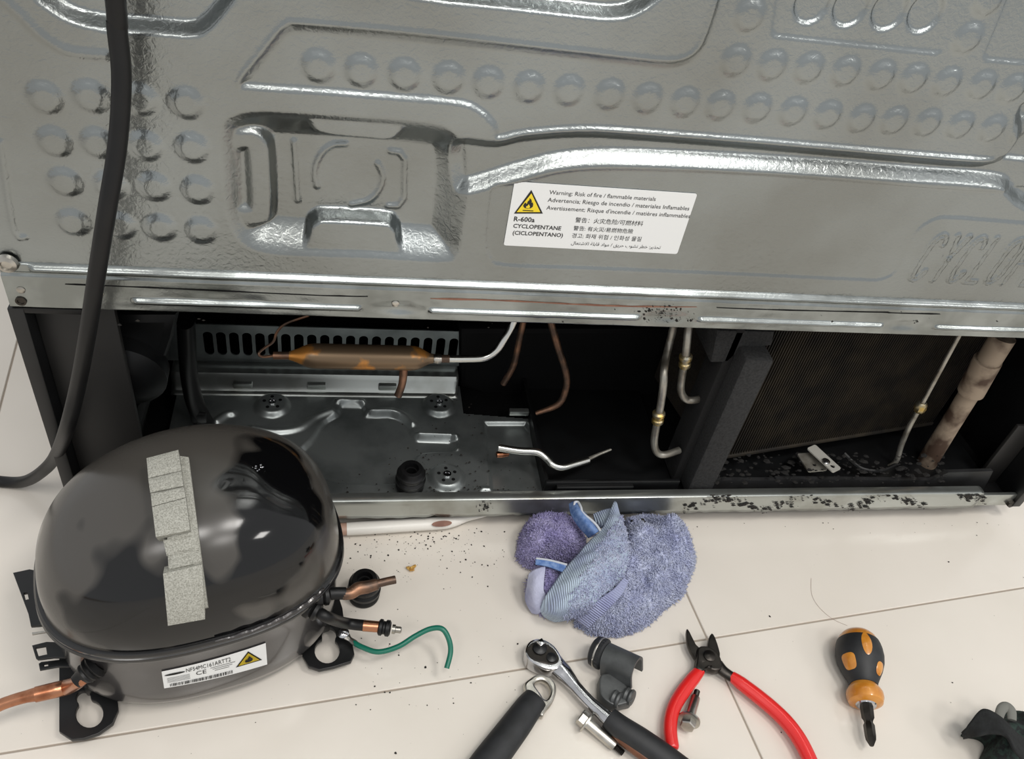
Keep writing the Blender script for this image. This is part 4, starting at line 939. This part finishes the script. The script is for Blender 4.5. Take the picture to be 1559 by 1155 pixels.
mk('handle_inlay', tube([T(640, 506, .0098), T(690, 548, .0098), T(760, 600, .0098), T(860, 672, .0098), T(960, 745, .0098)], [.002, .0036, .004, .004, .002], 12, flat=1.1), 'brown_insert', hn, label='brown inlay along the handle')
# handle with a hanging loop
c = T(330, 350, 0); hk = empty('loop_handled_tool', (c[0], c[1], 0), 'black tapered tool handle ending in a flat steel hanging loop', 'tool')
mk('hanging_loop', tool_plate([(272, 316), (300, 282), (330, 266), (370, 270), (402, 296), (410, 335), (396, 380), (362, 424), (350, 446), (310, 400)], .0040, .0115, .0018, [[(318, 306), (345, 290), (372, 304), (384, 334), (376, 362), (362, 372), (342, 345)]]), 'satin_steel', hk)
pth = [T(322, 372, .0095), T(290, 410, .0100), T(240, 480, .0102), T(180, 560, .0104), T(120, 640, .0104), T(30, 765, .0102), T(-60, 890, .0098)]
mk('grip', tube(pth, [.0098, .0108, .0116, .0120, .0124, .0124, .0110], 24, flat=.72), 'soft_black', hk)
mk('blade', tube([T(-50, 875, .0098), T(-120, 975, .0098), T(-230, 1125, .0098)], [.008, .007, .006], 16, flat=.35), 'satin_steel', hk)
# tube cutter
c = T(660, 300, 0); tcut = empty('tube_cutter', (c[0], c[1], 0), 'small grey cast tube cutter with black knurled knob', 'tube cutter')
A, B = T(584, 172, .0150), T(732, 240, .0240); ax = (B-A)/np.linalg.norm(B-A); Lc = np.linalg.norm(B-A)
prof = [(.0001, -.004), (.0098, -.004), (.0120, -.0025), (.0124, -.001), (.0124, .006), (.0104, .0075), (.0090, .008), (.0090, .010)]
kn = mk('knob', lathe(prof, 36, A, B), 'soft_black', tcut)
mk('knob_ring', lathe([(.0125, .001), (.0129, .0014), (.0129, .0022), (.0125, .0026)], 36, A, B), 'satin_steel', kn)
for k in range(24):
    an = 2*PI*k/24; side = np.cross(ax, [0, 0, 1]); side /= np.linalg.norm(side); up_ = np.cross(side, ax); p = A+(side*math.cos(an)+up_*math.sin(an))*.0123
    mk('knurl', tube([p+ax*.0032, p+ax*.0058], .0006, 5, 2, smooth=False), 'soft_black', kn)
side = np.cross(ax, [0, 0, 1]); side /= np.linalg.norm(side); up_ = np.cross(side, ax)
def channel(s0, s1, ro, ri, leg):
    o = []; n = 14
    for i in range(n+1): a = PI*i/n; o.append((ro*math.cos(a), ro*math.sin(a)))
    o = [(ro, -leg)]+o+[(-ro, -leg), (-ri, -leg)]
    for i in range(n+1): a = PI-PI*i/n; o.append((ri*math.cos(a), ri*math.sin(a)))
    o += [(ri, -leg)]; k = len(o); v = []
    for s in (s0, (s0+s1)/2, s1): v += [A+ax*s+side*a+up_*b for a, b in o]
    f = []
    for i in range(2):
        for j in range(k): j2 = (j+1) % k; f.append((i*k+j, i*k+j2, (i+1)*k+j2, (i+1)*k+j))
    h = k//2
    for off in (0, 2*k):
        for j in range(h-1): f.append((off+j, off+j+1, off+k-2-j, off+k-1-j))
    return np.array(v), f
mk('cutter_body', channel(.008, Lc+.004, .0108, .0086, .012), 'grey_cast', tcut, label='grey cast metal body with an open half-round end')
mk('slide', tube([A+ax*.010-up_*.001, A+ax*(Lc-.020)-up_*.001], .0062, 16, 3, smooth=False), 'dark_steel', tcut)
mk('feed_screw', tube([A+ax*(Lc-.022), A+ax*(Lc-.004)], .0026, 12, 3, smooth=False), 'dark_steel', tcut)
mk('lower_jaw', tool_plate([(592, 318), (598, 270), (640, 262), (690, 270), (704, 312), (732, 336), (734, 380), (704, 390), (662, 398), (626, 382), (598, 352)], .003, .0145, .0012), 'grey_cast', tcut)
for a, b in ((664, 374), (716, 362)):
    q = T(a, b, .0125); mk('roller', lathe([(.0001, -.0035), (.0062, -.0035), (.0068, -.002), (.0058, 0), (.0068, .002), (.0062, .0035), (.0001, .0035)], 22, q, q+ax), 'grey_cast', tcut)
q = T(616, 345, .0085); mk('cutting_wheel', lathe([(.0001, -.003), (.003, -.003), (.0062, 0), (.003, .003), (.0001, .003)], 24, q, q+ax), 'dark_steel', tcut)
# pliers
c = T(1060, 200, 0); pli = empty('side_cutters', (c[0], c[1], 0), 'diagonal cutting pliers with bright red handles, jaws open', 'pliers')
mk('jaw', tool_plate([(963, 74), (976, 88), (1002, 140), (1024, 160), (1030, 190), (1008, 206), (992, 190), (970, 150), (962, 110)], .006, .0105, .001, sm=2), 'dark_steel', pli)
mk('jaw', tool_plate([(1069, 92), (1084, 112), (1100, 160), (1104, 190), (1080, 200), (1050, 190), (1050, 160), (1056, 116)], .006, .0112, .001, sm=2), 'dark_steel', pli)
mk('joint', tool_plate([(1012, 152), (1052, 148), (1092, 172), (1112, 212), (1110, 244), (1080, 250), (1050, 240), (1028, 252), (1002, 238), (1006, 200)], .005, .0135, .0014), 'dark_steel', pli)
mk('pivot', lathe([(.0052, 0), (.0052, .001), (.0044, .0016), (.0001, .0017)], 24, T(1058, 190, .0134), T(1058, 190, .0134)+np.array([0, 0, 1])), 'dark_steel', pli)
mk('return_spring', tube([T(1060+9*math.cos(k*.9), 236+6*math.sin(k*.9), .0115+.0003*k) for k in range(20)], .0006, 6, 2), 'dark_steel', pli)
mk('arm', tube([T(1024, 220, .0092), T(1014, 250, .0090), T(1000, 275, .0085)], [.0058, .0048, .0044], 14, flat=.8), 'dark_steel', pli)
mk('arm', tube([T(1092, 228, .0092), T(1118, 255, .0090), T(1160, 284, .0085)], [.0056, .0048, .0044], 14, flat=.8), 'dark_steel', pli)
mk('handle', tube([T(1019, 250, .0088), T(990, 284, .0088), T(950, 336, .0088), (T(914, 395, .0090)), T(896, 450, .0092), T(892, 510, .0092), T(901, 572, .0092), T(903, 586, .0092)], [.0044, .0056, .0058, .0056, .0054, .0054, .0052, .0036], 20, flat=.9), 'red_grip', pli, label='red dipped handle, the shorter-looking left one')
mk('handle', tube([T(1150, 274, .0088), T(1190, 304, .0088), T(1260, 358, .0088), T(1330, 416, .0090), T(1390, 476, .0092), T(1440, 545, .0092), T(1480, 622, .0092), T(1508, 690, .0092), T(1514, 708, .0092)], [.0044, .0058, .0062, .0062, .0062, .0062, .0060, .0058, .004], 20, flat=.9), 'red_grip', pli)
# flange bolts
def bolt(a, b, r, head, label):
    a, b = np.asarray(a), np.asarray(b); L = np.linalg.norm(b-a)
    o = empty('flange_bolt', ((a+b)[0]/2, (a+b)[1]/2, 0), label, 'bolt', 0, 'steel flange bolts from the compressor feet')
    mk('hex_head', lathe([(.0001, -.0072), (head*.62, -.0072), (head*.70, -.0062), (head*.70, -.0008)], 6, a, b), 'satin_steel', o, smooth=False)
    mk('flange', lathe([(head*.70, -.0014), (head, -.0008), (head, .0006), (r, .0010)], 28, a, b), 'satin_steel', o)
    mk('shank', lathe([(r, .0004), (r, L*.74), (r*.96, L*.76)], 24, a, b), 'satin_steel', o)
    mk('thread', lathe([(r*(.62 if k % 2 else .52), L*(.75+.24*k/13)) for k in range(14)]+[(.0004, L)], 18, a, b), 'dark_steel', o)
bolt(T(540, 470, .0085), T(694, 604, .0040), .0042, .0088, 'steel flange bolt lying below the ratchet shank')
bolt(T(972, 462, .0090), T(1006, 338, .0042), .0040, .0088, 'steel flange bolt lying beside the left red plier handle')
# stubby screwdriver
def z8(a, b): return (1200+a/4.343, 900+b/4.343)
a8, b8 = P(*z8(452, 280), .0168), P(*z8(553, 1025), .0120); L8 = np.linalg.norm(b8-a8)
sd = empty('stubby_screwdriver', (*(a8+b8)[:2]/2, 0), 'stubby screwdriver with black and amber ball handle, bit pointing at the viewer', 'screwdriver')
K = 1/4.343*L8/(745/4.343)*.97
def prof8(pp): return [(r*K, (y-280)*L8/745) for r, y in pp]
bd = mk('handle_core', lathe(prof8([(1, 266), (56, 272), (94, 288), (116, 312), (130, 345), (140, 380), (146, 440), (138, 500), (116, 560), (90, 610), (80, 640), (98, 665), (112, 690), (114, 720), (104, 752), (70, 768)]), 40, a8, b8), 'amber', sd, label='amber plastic handle core')
mk('grip', lathe(prof8([(128, 344), (136, 348), (142, 366), (149, 400), (152, 440), (146, 490), (128, 545), (106, 590), (90, 625), (88, 645), (76, 648)]), 40, a8, b8), 'soft_black', sd, label='black rubber grip with amber windows')
ax8 = (b8-a8)/L8; s8 = np.cross(ax8, [0, 0, 1]); s8 /= np.linalg.norm(s8); u8 = np.cross(s8, ax8)
GP = prof8([(112, 318), (122, 322), (136, 350), (148, 400), (152, 440), (146, 490), (128, 545), (106, 590), (90, 625)])
def window(yc, hl, an, hw, m='amber', sq=2.0):
    n = 20; ring_ = []; vv = []; ff = []
    for rr in (1.0, .6, .01):
        for i in range(n):
            t = 2*PI*i/n; cx, cy = math.cos(t), math.sin(t); cx = math.copysign(abs(cx)**(2/sq), cx); cy = math.copysign(abs(cy)**(2/sq), cy)
            h = (yc+hl*cx*rr-280)*L8/745; r = np.interp(h, [q[1] for q in GP], [q[0] for q in GP])+(.0002 if rr == 1 else .0007); w_ = an+hw*cy*rr
            vv.append(a8+ax8*h+(s8*math.sin(w_)+u8*math.cos(w_))*r)
    for i in range(2):
        for j in range(n): j2 = (j+1) % n; ff.append((i*n+j, i*n+j2, (i+1)*n+j2, (i+1)*n+j))
    mk('grip_window', (np.array(vv), ff), m, sd)
def sgn(): return 1 if (P(1330, 1010, .03)-P(1300, 1010, .03)).dot(s8) > 0 else -1
SG = sgn()
window(425, 80, -SG*.10, .22); window(535, 48, -SG*1.03, .36, sq=3.5); window(555, 40, SG*.68, .3, sq=2.6); window(425, 80, SG*1.9, .22); window(535, 48, SG*2.9, .4, sq=3.5)
mk('ferrule', lathe(prof8([(70, 760), (62, 770), (58, 776), (44, 778)]), 28, a8, b8), 'chrome', sd)
mk('bit', lathe(prof8([(34, 770), (40, 775), (38, 850), (28, 868), (26, 880), (34, 895), (33, 960), (30, 985), (12, 1022), (2, 1024)]), 6, a8, b8), 'dark_steel', sd)
# dark cloth in the corner
def z8b(a, b): return z8(a, b)
cl = empty('cloth_pouch', tuple(P(*z8(1450, 1000))[:2])+(0,), 'dark green checked cloth with black strap in the lower right corner', 'cloth')
def blob8(outline, H, seed, **k):
    global z6
    old = z6; z6 = z8
    try: return blob(outline, H, seed, **k)
    finally: z6 = old
mk('cloth_fold', blob8([(1180, 920), (1290, 950), (1330, 1000), (1290, 1100), (1300, 1260), (1500, 1330), (1750, 1300), (1800, 1000), (1700, 800), (1520, 770), (1440, 780), (1380, 830), (1260, 860)], .030, 31, amp=.010, zhi=.014), 'cloth_green', cl, sharp=0)
sheet([[(1150, 940, .020), (1160, 970, .010)], [(1200, 870, .030), (1250, 960, .030)], [(1285, 780, .034), (1340, 940, .036)], [(1400, 830, .034), (1440, 960, .040)], [(1500, 930, .032), (1500, 1060, .040)], [(1600, 1000, .026), (1580, 1140, .036)]], 'strap', 'cloth_black', t=.002, zoom=z8, par=cl)
mk('grey_loop', tube([P(*z8(a, b), z) for a, b, z in ((1390, 840, .030), (1410, 780, .032), (1445, 760, .032), (1475, 790, .032), (1480, 850, .030))], [.0035, .004, .004, .004, .0035], 12, flat=.6), 'cloth_grey', cl)

# ================================================================== SMALL LITTER
q = P(626, 866, .002); tag(mk('crumb', debris([q, q+np.array([.0025, .002, .0004]), q+np.array([-.002, .001, 0])], .0026, .0034), 'crumb_yellow', smooth=False), 'small yellow crumb on the tiles right of the rubber grommet', 'crumb')
pts = []
def okp(p): return True
for k in range(520):
    r = random.random()
    if r < .5: a, b = random.gauss(640, 70), random.gauss(825, 22)
    elif r < .7: a, b = random.uniform(530, 790), random.uniform(815, 1080)
    elif r < .85: a, b = random.uniform(1000, 1540), random.gauss(792, 8)
    else: a, b = random.uniform(0, 1559), random.uniform(760, 1150)
    p = P(a, b, .0003)
    if p[1] < .02 and not (P(790, 900)[0] < p[0] < P(1058, 900)[0] and -.12 < p[1] < 0) and b > 795: pts.append(p)
tag(mk('floor_litter', debris(pts, .0002, .0012, np.array([1, 1, .5])), 'soot', smooth=False), 'scattered black soot specks on the pale tiles', 'litter', kind='stuff')
hr = [P(a, b, .0004) for a, b in ((1235, 880), (1236, 905), (1248, 925), (1268, 942), (1290, 952))]
tag(mk('hair_strand', tube(hr, .00010, 5, 6), 'brown_mark'), 'single thin hair strand on the tile above the screwdriver', 'hair')
